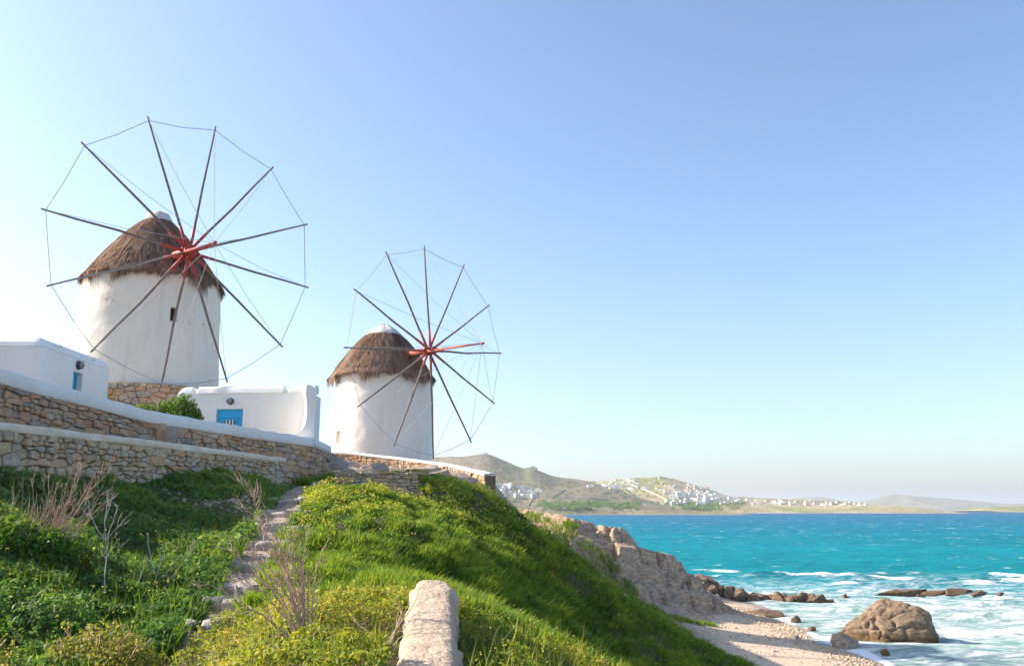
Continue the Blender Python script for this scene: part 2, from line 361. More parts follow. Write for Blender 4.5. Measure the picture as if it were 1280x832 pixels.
def m_hill(name, cols, shore, scale, grass=None):
    k = NT(name); p = k.pos(); sep = k.n('ShaderNodeSeparateXYZ'); k.set(sep.inputs[0], p)
    q = k.n('ShaderNodeVectorMath', operation='MULTIPLY_ADD'); nz = k.n('ShaderNodeTexNoise'); k.set(nz.inputs['Vector'], p); nz.inputs['Scale'].default_value = scale*.8
    k.set(q.inputs[0], nz.outputs['Color']); q.inputs[1].default_value = (60, 60, 0); k.set(q.inputs[2], p)
    cell = k.voro(k.map(q.outputs[0], (scale, scale*.55, 0)), 1.0, 'F1', 1)
    sp = k.n('ShaderNodeSeparateColor'); k.set(sp.inputs[0], cell)
    c = k.ramp(sp.outputs[0], cols)
    c = k.mix(.55, c, k.ramp(k.noise(p, scale*6, 6, .65), [(.3, .25), (.7, .75)]), 'OVERLAY')
    scr = k.ramp(k.noise(k.map(p, (1, .6, 1)), scale*14, 4, .6), [(.52, 0.0), (.6, 1.0)])
    c = k.mix(k.math('MULTIPLY', scr, .55), c, (.055, .065, .035))
    edge = k.ramp(k.voro(k.map(q.outputs[0], (scale, scale*.55, 0)), 1.0, 'DISTANCE_TO_EDGE', 0), [(.0, 1.0), (.035, 0.0)])
    c = k.mix(k.math('MULTIPLY', edge, .5), c, (.34, .28, .22))
    low = k.ramp(k.math('DIVIDE', k.math('ADD', sep.outputs[2], k.math('MULTIPLY', k.noise(p, .03, 4), 14)), 60.0), [(.10, 1.0), (.18, 0.0)])
    sh = k.mix(k.noise(p, .05, 5), shore[0], shore[1])
    c = k.mix(low, c, sh)
    return k.surf(c, .95, .1, k.bump(k.noise(p, scale*10, 6, .65), .7, 6.0))
M['hill_near'] = m_hill('hill_near', [(0, (.18, .16, .10)), (.3, (.23, .19, .13)), (.55, (.17, .175, .09)), (.8, (.27, .22, .15)), (1, (.20, .20, .11))], ((.17, .15, .13), (.30, .25, .20)), .012)
M['hill_village'] = m_hill('hill_village', [(0, (.19, .23, .055)), (.2, (.36, .27, .17)), (.4, (.24, .27, .07)), (.6, (.46, .36, .24)), (.8, (.26, .27, .09)), (1, (.40, .30, .19))], ((.26, .21, .17), (.52, .41, .31)), .012)
M['hill_far'] = m_hill('hill_far', [(0, (.18, .17, .10)), (.5, (.24, .21, .14)), (1, (.20, .19, .12))], ((.25, .21, .17), (.34, .28, .22)), .0025)
M['house_white'] = m_simple('house_white', (.78, .77, .74), .85, .2, .2, .2, .1, 2, .05)
M['house_cream'] = m_simple('house_cream', (.66, .58, .48), .85, .2, .2, .2, .1, 2, .05)
M['house_window'] = m_simple('house_window', (.06, .07, .085), .4, .4, .2, .2, .1, 2, .05)
M['house_roof'] = m_simple('house_roof', (.42, .22, .14), .85, .2, .2, .3, .1, 2, .05)

# ================================================================== THE LAND
PATH = np.array([(-2.6,4.0,6.45),(-3.15,8.60,6.59),(-3.62,11.00,6.65),(-3.93,13.20,6.80),(-4.49,16.00,7.11),(-5.19,19.50,7.51),(-5.91,23.50,8.02),(-6.52,27.50,8.58),(-7.03,32.00,8.96),(-7.2,35,9.1)])
def path_x(y): return np.interp(y, PATH[:, 1], PATH[:, 0])
def path_z(y): return np.interp(y, PATH[:, 1], PATH[:, 2])
W1 = [(-10.9,12.0),(-9.89,17.0),(-7.45,29.0)]                    # front line of the lower wall
W2 = [(-13.8,14.0),(-11.77,20.0),(-10.28,24.5),(-7.47,33.0)]     # front line of the upper wall
CTRL = [(-1.10,9.00,6.98),(-1.99,9.50,6.95),(-2.6,9.50,6.84),(-1.50,6.00,6.87),(-0.83,6.00,6.86),(-2.4,7.50,6.74),(-0.16,9.00,6.75),(0.44,8.50,6.45),
 (-9.75,17.00,8.46),(-9.61,18.50,8.47),(-9.09,22.00,8.79),(-7.40,29.00,8.59),(-6.69,14.00,7.22),(-6.23,16.00,7.14),(-6.39,20.00,7.45),(-4.80,14.00,6.79),(-5.15,10.00,6.69),(-3.83,8.50,6.52),(-3.59,6.50,6.50),(-6.49,11.50,7.05),
 (-4.15,18.00,7.35),(-4.70,22.00,7.82),(-4.27,28.00,8.42),(-5.3,29.5,8.40),(-2.59,36.00,9.20),(-0.97,36.00,8.45),(0.29,33.00,7.15),(1.40,30.00,5.65),(3.1,27.00,4.05),(4.6,25.00,2.8),(-0.78,22.00,6.58),(-2.22,18.00,6.80),(-2.61,21.00,7.54),(-2.33,14.00,6.61),(-1.14,14.50,6.51),(0.00,14.00,6.14),(0.83,16.00,5.42),(2.4,20.00,3.95),
 (-9.86,52.00,11.0),(-9.07,42.00,9.75),(-7.36,42.00,9.40),(-4.26,38.00,9.20),(-3.02,42.00,9.25),(-1.27,43.00,8.9),(-7.75,36.00,9.08),(-8.22,48.00,10.0),
 (0,0,6.4),(-3,2,6.4),(3,2,6.0),(0,4,6.5),(1.6,6.5,6.0),(3,8.5,5.2),(6,10,3.4),(10,16,1.8),(12,25,1.0),(13,36,0.8),(8,40,1.8),(5,45,3.2),(3,48,4.8),(9,52,1.5),(7,56,2.6),(14,50,.65),(17,50,.35),(19.5,50,0),(13,58,.6),(19.3,60,0),(20,70,-.05),(15,66,.7),(23,80,-.4),(30,80,-2.5),(30,50,-2.5),(45,60,-3),(25,40,-1.2),(20,30,-.4),(18,15,.2),(30,15,-2),(17,88,-.5),(10,92,-1.5),(0,100,-1.5),(-10,95,3),(20,110,-3),(9,68,2.0),
 (2,52,6.0),(1.5,75,5.5),(-3,72,8.6),(-10,75,10.2),(-14,58,11.2),(-8.6,58,11.1),(-4,62,10.2),(-6,52,10.5),(-3,50,9.9),(-1,47,9.3),(-14,48,10.9),(2,43,5.9),(-1,54,8.8),
 (0,-6,6.2),(-10,-6,7.0),(10,-6,2),(-8.5,5,8.0),(-9.8,9,9.3),(-12,7,10.8),(-14,3,11.0),(-16,10,11.0),(-5,4,6.5),(-4.4,6,6.6),(-22,20,10),(-22,32,10.3),(-30,45,11),(-30,70,11),(-45,40,11),(-45,90,8),(-10,115,-2),(-40,118,-2),(-45,0,9),(45,100,-4),(45,0,-3)]
TERRAIN = TPS(CTRL)
def line_x(line, y): return np.interp(y, [p[1] for p in line], [p[0] for p in line])
def veg_mask(x, y):
    return sstep(.35, .8, np.abs(x-path_x(y)))*sstep(46, 43, y)*sstep(.9, 2.0, TERRAIN(x, y))
def H(x, y, hummock=True):
    x = np.asarray(x, float); y = np.asarray(y, float)
    xc = np.clip(x, -45, 45); yc = np.clip(y, -8, 118)
    z = TERRAIN(xc, yc)
    z = np.clip(z, -4, 12)
    beach = sstep(1.6, .8, z)
    if hummock:
        amp = sstep(10.0, 14.0, y)*.17+.06
        z = z+(1-beach)*amp*(fbm(x*.75, y*.6, 0, 5, 4)*1.6)+(1-beach)*.05*fbm(x*2.6, y*2.2, 0, 9, 3)
    z = z+beach*.05*fbm(x*.5, y*.5, 0, 31, 4)
    d = np.abs(x-path_x(y)); w = sstep(1.0, .5, d)*sstep(3, 6, y)*sstep(36, 33, y)
    z = z+(path_z(y)-z)*w
    # terraces held by the two retaining walls
    t1 = sstep(.12, .42, line_x(W1, y)-x)*sstep(29.2, 28.9, y)*sstep(8, 12, y)
    z = z+(np.maximum(z, 9.42)-z)*t1
    x2 = np.where(y < 33, line_x(W2, y), -7.75)
    t2 = sstep(.10, .38, x2-x)*sstep(40, 38, y)*sstep(12, 15, y)
    z = z+(np.maximum(z, 10.25)-z)*t2
    return z

def axis(lo, hi, step, olo, ohi):
    a = np.arange(lo, hi+1e-6, step)
    n1 = -np.geomspace(1, 1+(lo-olo), 14)[::-1]+1+lo; n2 = np.geomspace(1, 1+(ohi-hi), 14)-1+hi
    return np.unique(np.round(np.concatenate([n1[:-1], a, n2[1:]]), 4))
gx = axis(-24, 27, .3, -170, 60); gy = axis(-4, 92, .3, -90, 130)
GX, GY = np.meshgrid(gx, gy); GZ = H(GX, GY)
_ux = np.where((gx >= -24-1e-6) & (gx <= 27+1e-6))[0]; _uy = np.where((gy >= -4-1e-6) & (gy <= 92+1e-6))[0]; _GU = GZ[_uy[0]:_uy[-1]+1, _ux[0]:_ux[-1]+1]
def HF(x, y):
    """height of the finished ground mesh"""
    fx = np.clip((np.asarray(x, float)+24)/.3, 0, _GU.shape[1]-1.001); fy = np.clip((np.asarray(y, float)+4)/.3, 0, _GU.shape[0]-1.001); i = fx.astype(int); j = fy.astype(int); a = fx-i; b = fy-j
    return (_GU[j, i]*(1-a)+_GU[j, i+1]*a)*(1-b)+(_GU[j+1, i]*(1-a)+_GU[j+1, i+1]*a)*b
beach = sstep(1.5, .75, TERRAIN(np.clip(GX, -45, 45), np.clip(GY, -8, 118)))
pth = sstep(.55, .28, np.abs(GX-path_x(GY))+.25*fbm(GX*1.5, GY*1.5, 0, 3))*sstep(3, 6, GY)*sstep(36, 33, GY)
rk = np.clip(sstep(38, 44, GY)*sstep(-2, 0, 9-np.abs(GX+4))+ .0, 0, 1)*(1-beach)
rk = np.maximum(rk, (1-beach)*sstep(.12, .3, fbm(GX*.5, GY*.5, 0, 77, 4)-.12*np.abs(GX+7.2))*sstep(18, 21, GY)*sstep(-6.0, -6.8, GX))
rk = np.maximum(rk, sstep(45, 50, GY)*(1-beach))
me = npmesh('ground', np.stack([GX, GY, GZ], -1).reshape(-1, 3), grid_faces(len(gy), len(gx)), {'sand': beach.ravel(), 'rock': rk.ravel(), 'path': pth.ravel()}, True)
tag(link('ground', me, M['ground']), kind='structure')

# ------------------------------------------------------------------ cliff
CLIFF = TPS([(1.07,80.00,7.3),(3.96,74.00,7.6),(6.05,68.00,7.2),(8.3,66.00,6.3),(11.34,67.00,4.7),(12.90,68.00,3.8),(14.57,68.00,2.5),(16.3,68.5,1.2),(15.39,65.00,0.45),
 (11.39,59.50,0.8),(6.21,59.00,3.48),(3.18,60.00,5.71),(9.34,59.50,1.5),(1.65,62.00,6.97),(0,60,7.0),(-2,66,7.3),(-3,75,7.6),(4,56,4.0),(8,55.5,1.0),(12,57,-.1),(15.5,61,-.1),(17.5,66,-.2),
 (14.9,78,1.9),(17.6,80,1.0),(20,80,.1),(15.5,73,.7),(17.5,75,.3),(12,73,2.2),(21,78,-.6),(18,86,-1),(13,86,-1.5),(9,80,1.5),(4,86,1.5),(0,89,2.5),(8,86,-1),(10,75,3.6),(6.8,72.5,6.0),(9.2,70,5.0),(11.6,71,3.6),(4.5,79,5.6),(13.5,62.5,1.0),(7.2,62,4.6)])
cx = np.arange(-4, 21.01, .13); cy = np.arange(54, 89.01, .15)
X_, Y_ = np.meshgrid(cx, cy); Z_ = CLIFF(X_, Y_)
up = sstep(.1, 1.6, Z_)
# jointed blocks on beds that dip to the right
def worley(x, y, seed):
    xi, yi = np.floor(x), np.floor(y); f1 = np.full(x.shape, 9.0); f2 = f1.copy(); cid = np.zeros_like(x); dx1 = np.zeros_like(x); dy1 = np.zeros_like(x)
    for i in (-1, 0, 1):
        for j in (-1, 0, 1):
            px_ = xi+i+_hash(xi+i, yi+j, xi*0, seed); py_ = yi+j+_hash(xi+i, yi+j, xi*0+1, seed); dx = x-px_; dy = y-py_; d = np.hypot(dx, dy); nw = d < f1
            f2 = np.where(nw, f1, np.minimum(f2, d)); cid = np.where(nw, _hash(xi+i, yi+j, xi*0+2, seed), cid); dx1 = np.where(nw, dx, dx1); dy1 = np.where(nw, dy, dy1); f1 = np.where(nw, d, f1)
    return f2-f1, cid, dx1, dy1
wx = X_+.8*fbm(X_*.35, Y_*.35, 0, 31, 3); wy = Y_+.9*fbm(X_*.35, Y_*.35, 0, 33, 3)
e1, c1, dx1, dy1 = worley(wx*.30+wy*.16, wy*.36-wx*.16, 5); e2, c2, dx2, dy2 = worley(wx*.62+wy*.2, wy*1.0-wx*.3, 6); e3, c3, _a, _b = worley(wx*2.6, wy*2.0, 7)
bed = Z_+X_*.42+Y_*.05+.4*fbm(X_*.35, Y_*.35, 0, 4, 3); saw = (bed*1.6) % 1.0; saw = np.where(saw < .78, saw/.78, (1-saw)/.22)
rel = .55*(c1-.5)-.30*dx1-.20*(c1*7 % 1-.5)*dy1-.40*np.exp(-(e1/.06)**2)
rel = rel+.30*(c2-.5)-.20*dx2-.16*np.exp(-(e2/.07)**2)+.10*(c3-.5)-.06*np.exp(-(e3/.10)**2)
rel = .8*rel+.30*fbm(X_*.5, Y_*.5, 0, 8, 3)+.03*fbm(X_*5, Y_*5, 0, 12, 3)
Z_ = Z_+up*rel
for kf, wgt in ((.85, .75), (2.7, .6)):                  # treads and risers of the beds
    b_ = Z_+X_*.20+.12*fbm(X_*.6, Y_*.6, 0, 44, 3); fr_ = b_*kf-np.floor(b_*kf); Z_ = Z_+up*wgt*((np.floor(b_*kf)+sstep(.60, .98, fr_))/kf-b_)
edge = np.minimum.reduce([X_-cx[0], cx[-1]-X_, Y_-cy[0], cy[-1]-Y_])
Z_ = Z_-sstep(2.5, 0, edge)*2.0
me = npmesh('cliff', np.stack([X_, Y_, Z_], -1).reshape(-1, 3), grid_faces(len(cy), len(cx)), None, False)
tag(link('cliff', me, M['cliff_rock']), kind='structure')
def surface_z(x, y):
    return float(max(HF(x, y), CLIFF(x, y) if -4 < x < 21 and 54 < y < 89 else -9))

# ------------------------------------------------------------------ sea
def rows(a, b, r):
    out = [a]
    while out[-1] < b: out.append(out[-1]*r)
    return out
ry = np.array(rows(40, 420, 1.0062)+rows(440, 13000, 1.05))
ct = np.linspace(-1.0, 1.0, 330); ct = np.sign(ct)*(.55*np.abs(ct)+.45*np.abs(ct)**3)
SX = np.zeros((len(ry), len(ct))); SY = np.zeros_like(SX)
for i, y in enumerate(ry):
    half = 40+y*1.15
    SX[i] = ct*half+ (10 if y < 400 else 0); SY[i] = y
wave_dir = (-.55, -.83)
ph = SX*wave_dir[0]+SY*wave_dir[1]
amp = np.where(SY < 500, 1.0, 0.0)*sstep(18, 30, SX+.12*(SY-60)+4)*sstep(420, 250, SY)
wv = .16*np.sin(ph*.62+1.4*fbm(SX*.03, SY*.03, 0, 2))+.22*fbm(SX*.16-.1*SY, SY*.34, 0, 6, 4)+.08*fbm(SX*.7, SY*1.1, 0, 16, 3)
surf = sstep(118, 92, SY+7*fbm(SX*.05, SY*.05, 0, 41, 3))*sstep(75, 48, SX)*sstep(13, 19, SX)
crest = np.zeros_like(SX); brk = np.zeros_like(SX)
for (x0, x1, yc, hgt, sl) in ((26, 44, 109, .55, .10), (36, 60, 104, .5, -.05), (22, 31, 118, .3, .2), (33, 58, 97, .45, .02), (20, 26, 108, .35, .3), (44, 70, 113, .4, -.1), (30, 52, 78, .35, .05), (27, 60, 68, .35, .04), (26, 50, 60.5, .25, .03)):
    yy = yc+sl*(SX-x0)+2.0*fbm(SX*.14, 0, 0, int(yc)+3, 3)
    e = sstep(x0-3, x0+3, SX)*sstep(x1+3, x1-3, SX)
    prof = np.exp(-np.where(SY > yy, ((SY-yy)/1.7)**2, ((SY-yy)/.75)**2))
    brk += e*prof*hgt*(1+.5*fbm(SX*.3, 0, 0, int(yc)+9))
    crest = np.maximum(crest, e*np.exp(-((SY-yy+.3)/1.3)**2)*(.55+.5*fbm(SX*.25, SY*.4, 0, int(yc), 3)))
for (rx_, ry_, ra, rb_) in [(24.1, 58.6, 3.5, 2.1), (41.5, 87.6, 5.6, 1.5), (25.5, 82.2, 3.2, 1.2), (21.5, 82.6, 3.0, 1.6), (19.4, 69.3, 1.9, 1.2), (20.6, 66.6, .8, .7), (22.4, 52.4, .6, .5)]:
    q = np.sqrt(((SX-rx_)/ra)**2+((SY-ry_)/rb_)**2); crest = np.maximum(crest, .80*np.exp(-((q-1.12)/.20)**2)*(.75+.45*fbm(SX*.5, SY*.5, 0, 83, 3)))
crest = np.maximum(crest, .85*np.exp(-((SX-19.9-.9*fbm(SY*.16, 0, 0, 85, 3))/.7)**2)*sstep(46, 50, SY)*sstep(76, 70, SY))
SZ = amp*wv*.9+brk
shal = sstep(96, 64, SY+6*fbm(SX*.07, SY*.07, 0, 55, 3)+(SX-30)*.25)*sstep(80, 40, SX)
me = npmesh('sea', np.stack([SX, SY, SZ], -1).reshape(-1, 3), grid_faces(len(ry), len(ct)), {'surf': surf.ravel(), 'shallow': shal.ravel(), 'crest': crest.ravel()}, True)
tag(link('sea', me, M['sea']), kind='structure')

# ------------------------------------------------------------------ far hills
def interp_prof(pts, x): return np.interp(x, [p[0] for p in pts], [p[1] for p in pts])
def hill(name, prof, ys, yc, yb, x0, x1, step, mat, seed, rough):
    """prof: crest height over X; shore at ys, crest at yc, back at yb"""
    xs = np.arange(x0, x1, step); ys_ = np.linspace(ys-40, yb, 70); A, B = np.meshgrid(xs, ys_)
    c = interp_prof(prof, A)+rough*.35*fbm(A*.02, 0, 0, seed, 4)*sstep(0, 20, interp_prof(prof, A))
    sh = ys+60*fbm(A*.006, 0, 0, seed+3, 4)
    t = np.clip((B-sh)/(yc-sh), -.5, 1); r = np.where(t > 0, .10*sstep(0, .05, t)+.90*np.power(np.clip(t, 0, 1), 1.25), t*.6)
    back = sstep(yb, yc, B)
    z = np.where(B <= yc, c*r, c*back)
    z = z+rough*fbm(A*.012, B*.012, 0, seed+7, 5)*sstep(0, .2, t)*sstep(1.05, .6, t)
    z = np.where(c < .5, -6, z)
    me = npmesh(name, np.stack([A, B, z], -1).reshape(-1, 3), grid_faces(70, len(xs)), None, True)
    o = link(name, me, mat); tag(o, kind='structure')
    from mathutils.bvhtree import BVHTree
    return BVHTree.FromPolygons([v.co for v in me.vertices], [p.vertices for p in me.polygons])
def px_prof(pts, yc):
    """turns measured bearings and elevations of a ridge into metres at its real distance"""
    out = []
    for px, py in pts:
        u = (px-640)/1100; v = (416-py)/1100; c, s = math.cos(math.atan(.2)), math.sin(math.atan(.2))
        d = (u, c-v*s, s+v*c); out.append((d[0]/d[1]*yc, d[2]/d[1]*yc+CZ))
    return out
H_NEAR = hill('hill', px_prof([(380,585),(480,572),(545,571),(580,570),(600,567),(612,567),(622,571),(640,579),(655,585),(662,583),(672,587),(690,594),(735,600),(765,609),(800,622),(830,634),(845,638)], 1750), 1250, 1750, 2300, -420, 340, 7, M['hill_near'], 3, 7)
H_VIL = hill('hill', px_prof([(600,630),(650,622),(690,612),(730,602),(760,600),(790,597),(830,596),(850,600),(880,609),(910,619),(940,621),(1000,623.5),(1060,626),(1090,630),(1112,635.5),(1118,640)], 2150), 1780, 2150, 2700, -60, 950, 7, M['hill_village'], 11, 6)
hill('hill', px_prof([(1000,640),(1060,633),(1085,626),(1120,617.5),(1150,620),(1190,623),(1225,626),(1250,629),(1300,629),(1400,632),(1500,640)], 7000), 6300, 7000, 8200, 2200, 5600, 40, M['hill_far'], 21, 12)
hill('hill', px_prof([(960,640),(985,624),(1010,620),(1030,621),(1055,626),(1080,640)], 8500), 8000, 8500, 9400, 2500, 3500, 40, M['hill_far'], 23, 8)
hill('hill', px_prof([(1215,640),(1235,634),(1260,632.5),(1300,630),(1400,628),(1500,634)], 2700), 2500, 2700, 3000, 1400, 2300, 10, M['hill_village'], 29, 3)

# ================================================================== STONE WALLS
def power_cells(W, Hh, n, aniso, rng, wvar=.55):
    """irregular rubble: weighted Voronoi cells in a W x Hh strip, stretched along the wall"""
    w = W/aniso; area = w*Hh/n; rad = math.sqrt(area)
    # loose courses, re-laid every metre or two so that no bed runs through
    pts = []; x0 = 0.0; h0 = math.sqrt(W*Hh/n/aniso)
    while x0 < W-1e-6:
        x1 = min(W, x0+rng.uniform(.8, 1.9)*max(1.0, Hh)); y0 = rng.uniform(-.5, 0)*h0
        while y0 < Hh:
            rh = h0*rng.choice([.45, .65, .95, 1.35, 1.95], p=[.26, .24, .22, .18, .10]); xx = x0+rng.uniform(0, .6)*rh
            while xx < x1:
                st = rh*aniso*rng.uniform(.55, 1.5); c = (xx+st/2+rng.normal(0, .05*rh), y0+rh/2+rng.normal(0, .13*rh))
                if 0 < c[0] < W and 0 < c[1] < Hh: pts.append((c[0]/aniso, c[1]))
                xx += st
            y0 += rh
        x0 = x1
    n = len(pts)
    P = np.array(pts); wt = (rng.random(n)**2.2)*wvar*.45*area
    cells = []
    for i in range(n):
        d2 = ((P-P[i])**2).sum(1); nb = np.argsort(d2)[1:18]
        poly = [(0, 0), (w, 0), (w, Hh), (0, Hh)]
        for j in nb:
            ex, ey = P[j]-P[i]; L2 = ex*ex+ey*ey
            if L2 < 1e-9: continue
            t = .5+(wt[i]-wt[j])/(2*L2); mx, my = P[i][0]+ex*t, P[i][1]+ey*t
            out = []
            for a in range(len(poly)):
                p, q = poly[a], poly[(a+1) % len(poly)]
                da = (p[0]-mx)*ex+(p[1]-my)*ey; db = (q[0]-mx)*ex+(q[1]-my)*ey
                if da <= 0: out.append(p)
                if (da < 0 < db) or (db < 0 < da):
                    s = da/(da-db); out.append((p[0]+(q[0]-p[0])*s, p[1]+(q[1]-p[1])*s))
            poly = out
            if len(poly) < 3: break
        if len(poly) >= 3:
            cl = [poly[0]]
            for p in poly[1:]:
                if (p[0]-cl[-1][0])**2+(p[1]-cl[-1][1])**2 > (.10*rad)**2: cl.append(p)
            if len(cl) >= 3: cells.append([(x*aniso, y) for x, y in cl])
    return cells
def stone_geo(cell, mapf, gap, depth, rng):
    c = np.array(cell); m = c.mean(0)
    size = math.sqrt(abs(0.5*sum(c[i-1][0]*c[i][1]-c[i][0]*c[i-1][1] for i in range(len(c)))))
    if size < .03: return None
    # cut corners
    out = []
    for i in range(len(c)):
        p, q = c[i], c[(i+1) % len(c)]; out += [p+(q-p)*.12, p+(q-p)*.88]
    c = np.array(out); v = c-m; L = np.linalg.norm(v, axis=1, keepdims=True)+1e-9
    c1 = m+v*np.clip(1-gap/L, .4, 1)
    c1 = c1+rng.normal(0, .03*size, c1.shape)
    d = depth*rng.uniform(.25, 1.45); n = len(c1); tx, ty = rng.normal(0, .10, 2)
    V = []
    for p in c1: V.append(mapf(p[0], p[1], -.04))
    for p in c1: V.append(mapf(p[0], p[1], d*.62+tx*(p[0]-m[0])*.6))
    for p in m+(c1-m)*.80: V.append(mapf(p[0], p[1], d+tx*(p[0]-m[0])+ty*(p[1]-m[1])+rng.normal(0, .006)))
    F = []
    for r in range(2):
        for k in range(n): F.append((r*n+k, r*n+(k+1) % n, (r+1)*n+(k+1) % n, (r+1)*n+k))
    F.append(tuple(range(2*n, 3*n)))
    return V, F
def stone_panel(parent, mapf, W, Hh, n, seed, mat, mass_mat, aniso=1.8, gap=.012, depth=.06, keep=300, order=None):
    rng = np.random.default_rng(seed); cells = power_cells(W, Hh, n, aniso, rng)
    if order: cells.sort(key=order)
    rest = MB()
    for i, c in enumerate(cells):
        g = stone_geo(c, mapf, gap, depth, rng)
        if g is None: continue
        V, F = g
        if i < keep:
            ctr = sum((Vector(v) for v in V), Vector())/len(V)
            o = pyobj('stone', [Vector(v)-ctr for v in V], F, mat, parent, ctr-parent.location)
        else: rest.add(V, F)
    if rest.v:
        o = rest.build('stone_rubble', mass_mat, parent, loc=-parent.location); o['kind'] = 'stuff'
def polyline_map(pts, zb, zt, Hn):
    """pts [(x,y)], zb/zt per point; returns length and map (s, h, d) -> world; outward is to the right of travel"""
    P = np.array(pts, float); seg = np.linalg.norm(P[1:]-P[:-1], axis=1); S = np.concatenate([[0], np.cumsum(seg)])
    D = (P[1:]-P[:-1])/seg[:, None]; T = np.vstack([D[:1], (D[1:]+D[:-1])/2, D[-1:]]); T /= np.linalg.norm(T, axis=1)[:, None]
    def f(s, h, d):
        x = np.interp(s, S, P[:, 0]); y = np.interp(s, S, P[:, 1])
        tx = np.interp(s, S, T[:, 0]); ty = np.interp(s, S, T[:, 1]); l = math.hypot(tx, ty)
        b = np.interp(s, S, zb); t = np.interp(s, S, zt)
        return (x+ty/l*d, y-tx/l*d, b+(t-b)*h/Hn)
    return S[-1], f
def sweep(name, pts, zfun, section, mat, parent, step=.3, noise=.012, seed=0, smooth=True):
    """section [(d outward, dz)] swept along the wall line"""
    L, f = polyline_map(pts, [0]*len(pts), [1]*len(pts), 1.0); n = max(2, int(L/step)); k = len(section); V = []; F = []
    for i in range(n+1):
        s = L*i/n
        for j, (d, dz) in enumerate(section):
            x, y, _ = f(s, 0, d); z = zfun(s/L)+dz
            q = float(fbm(x*2.1+j*3.3, y*2.1, z*1.5, seed, 3))*noise
            V.append((x+q, y-q*.6, z+q))
    for i in range(n):
        for j in range(k): F.append((i*k+j, i*k+(j+1) % k, (i+1)*k+(j+1) % k, (i+1)*k+j))
    F += [tuple(range(k)), tuple(range(n*k, n*k+k))[::-1]]
    return pyobj(name, V, F, mat, parent, -parent.location, smooth)
def poly_z(pts, zt):
    P = np.array(pts, float); S = np.concatenate([[0], np.cumsum(np.linalg.norm(P[1:]-P[:-1], axis=1))])
    return lambda u: float(np.interp(u*S[-1], S, zt))
def core(name, pts, zb, zt, thick, mat, parent, step=.4):
    L, f = polyline_map(pts, zb, zt, 1.0); n = int(L/step)+1; V = []; F = []
    for i in range(n+1):
        s = L*i/n
        for (d, h) in ((0, 0), (0, 1), (-thick, 1), (-thick, 0)): V.append(f(s, h, d))
    for i in range(n):
        for j in range(4): F.append((i*4+j, i*4+(j+1) % 4, (i+1)*4+(j+1) % 4, (i+1)*4+j))
    F += [(0, 1, 2, 3), (n*4+3, n*4+2, n*4+1, n*4)]
    return pyobj(name, V, F, mat, parent, -parent.location)
def near_first(c): return sum(p[0] for p in c)/len(c)

# lower dry-stone wall beside the steps
w = empty('stone_wall', (-9.89, 17.0, 8.4))
tag(w, 'lower tan rubble retaining wall with grey cement top, beside the stone steps', 'wall')
pts = [(-10.9,12.0),(-9.89,17.0),(-8.67,23.0),(-7.45,29.0)]; zb = [8.0,8.0,8.25,8.35]; zt = [9.60,9.50,9.52,9.50]
core('wall_core', pts, zb, [z+.01 for z in zt], .5, M['mortar'], w)
L, f = polyline_map(pts, zb, zt, 1.25)
stone_panel(w, lambda s, h, d: f(s, h, d), L, 1.25, 370, 5, M['stone_pale'], M['stone_pale_mass'], 2.0, .012, .075, 300, lambda c: -near_first(c))
sweep('cement_coping', pts, poly_z(pts, [9.72,9.64,9.66,9.64]), [(.06,-.17),(.085,-.14),(.08,-.03),(.05,.0),(-.30,.02),(-.52,.0),(-.52,-.17)], M['cement'], w, .2, .03, 3)
L2, f2 = polyline_map([(-7.45,29.0),(-7.95,29.1)], [8.35,8.35], [9.5,9.5], 1.1)
stone_panel(w, lambda s, h, d: (lambda q: (q[0]+.0, q[1], q[2]))(f2(s, h, -d)), L2, 1.1, 14, 6, M['stone_pale'], M['stone_pale_mass'], 1.4, .012, .05)

# upper retaining wall with whitewashed band
w = empty('stone_wall', (-11.77, 20.0, 9.2))
tag(w, 'upper brown rubble retaining wall topped by a sloping whitewashed band', 'wall')
pts = [(-13.8,14.0),(-11.77,20.0),(-10.28,24.5),(-9.0,28.4),(-7.47,33.0),(-7.75,37.5)]
zt = [11.1,10.86,10.40,10.36,10.34,10.36]; zb = [9.1,9.1,9.1,9.0,8.7,8.9]
core('wall_core', pts, zb, [z+.02 for z in zt], .45, M['mortar'], w)
L, f = polyline_map(pts, zb, zt, 1.6)
stone_panel(w, f, L, 1.6, 500, 8, M['stone'], M['stone_mass'], 2.2, .010, .07, 300, lambda c: -(sum(p[1] for p in c)/len(c))*1.4-.06*near_first(c))
zt2 = [11.38,11.14,10.71,10.64,10.60,10.62]
sweep('whitewashed_band', pts[:5], poly_z(pts[:5], zt2[:5]), [(.085,-.34),(.11,-.31),(.105,-.03),(.07,.0),(-.30,.03),(-.46,.0),(-.46,-.34)], M['limewash'], w, .22, .035, 9)
sweep('whitewashed_band', pts[4:], poly_z(pts[4:], zt2[4:]), [(.09,-.34),(.11,-.20),(.10,-.04),(.05,.01),(-.30,.02),(-.44,.0),(-.44,-.34)], M['limewash'], w, .22, .02, 10)

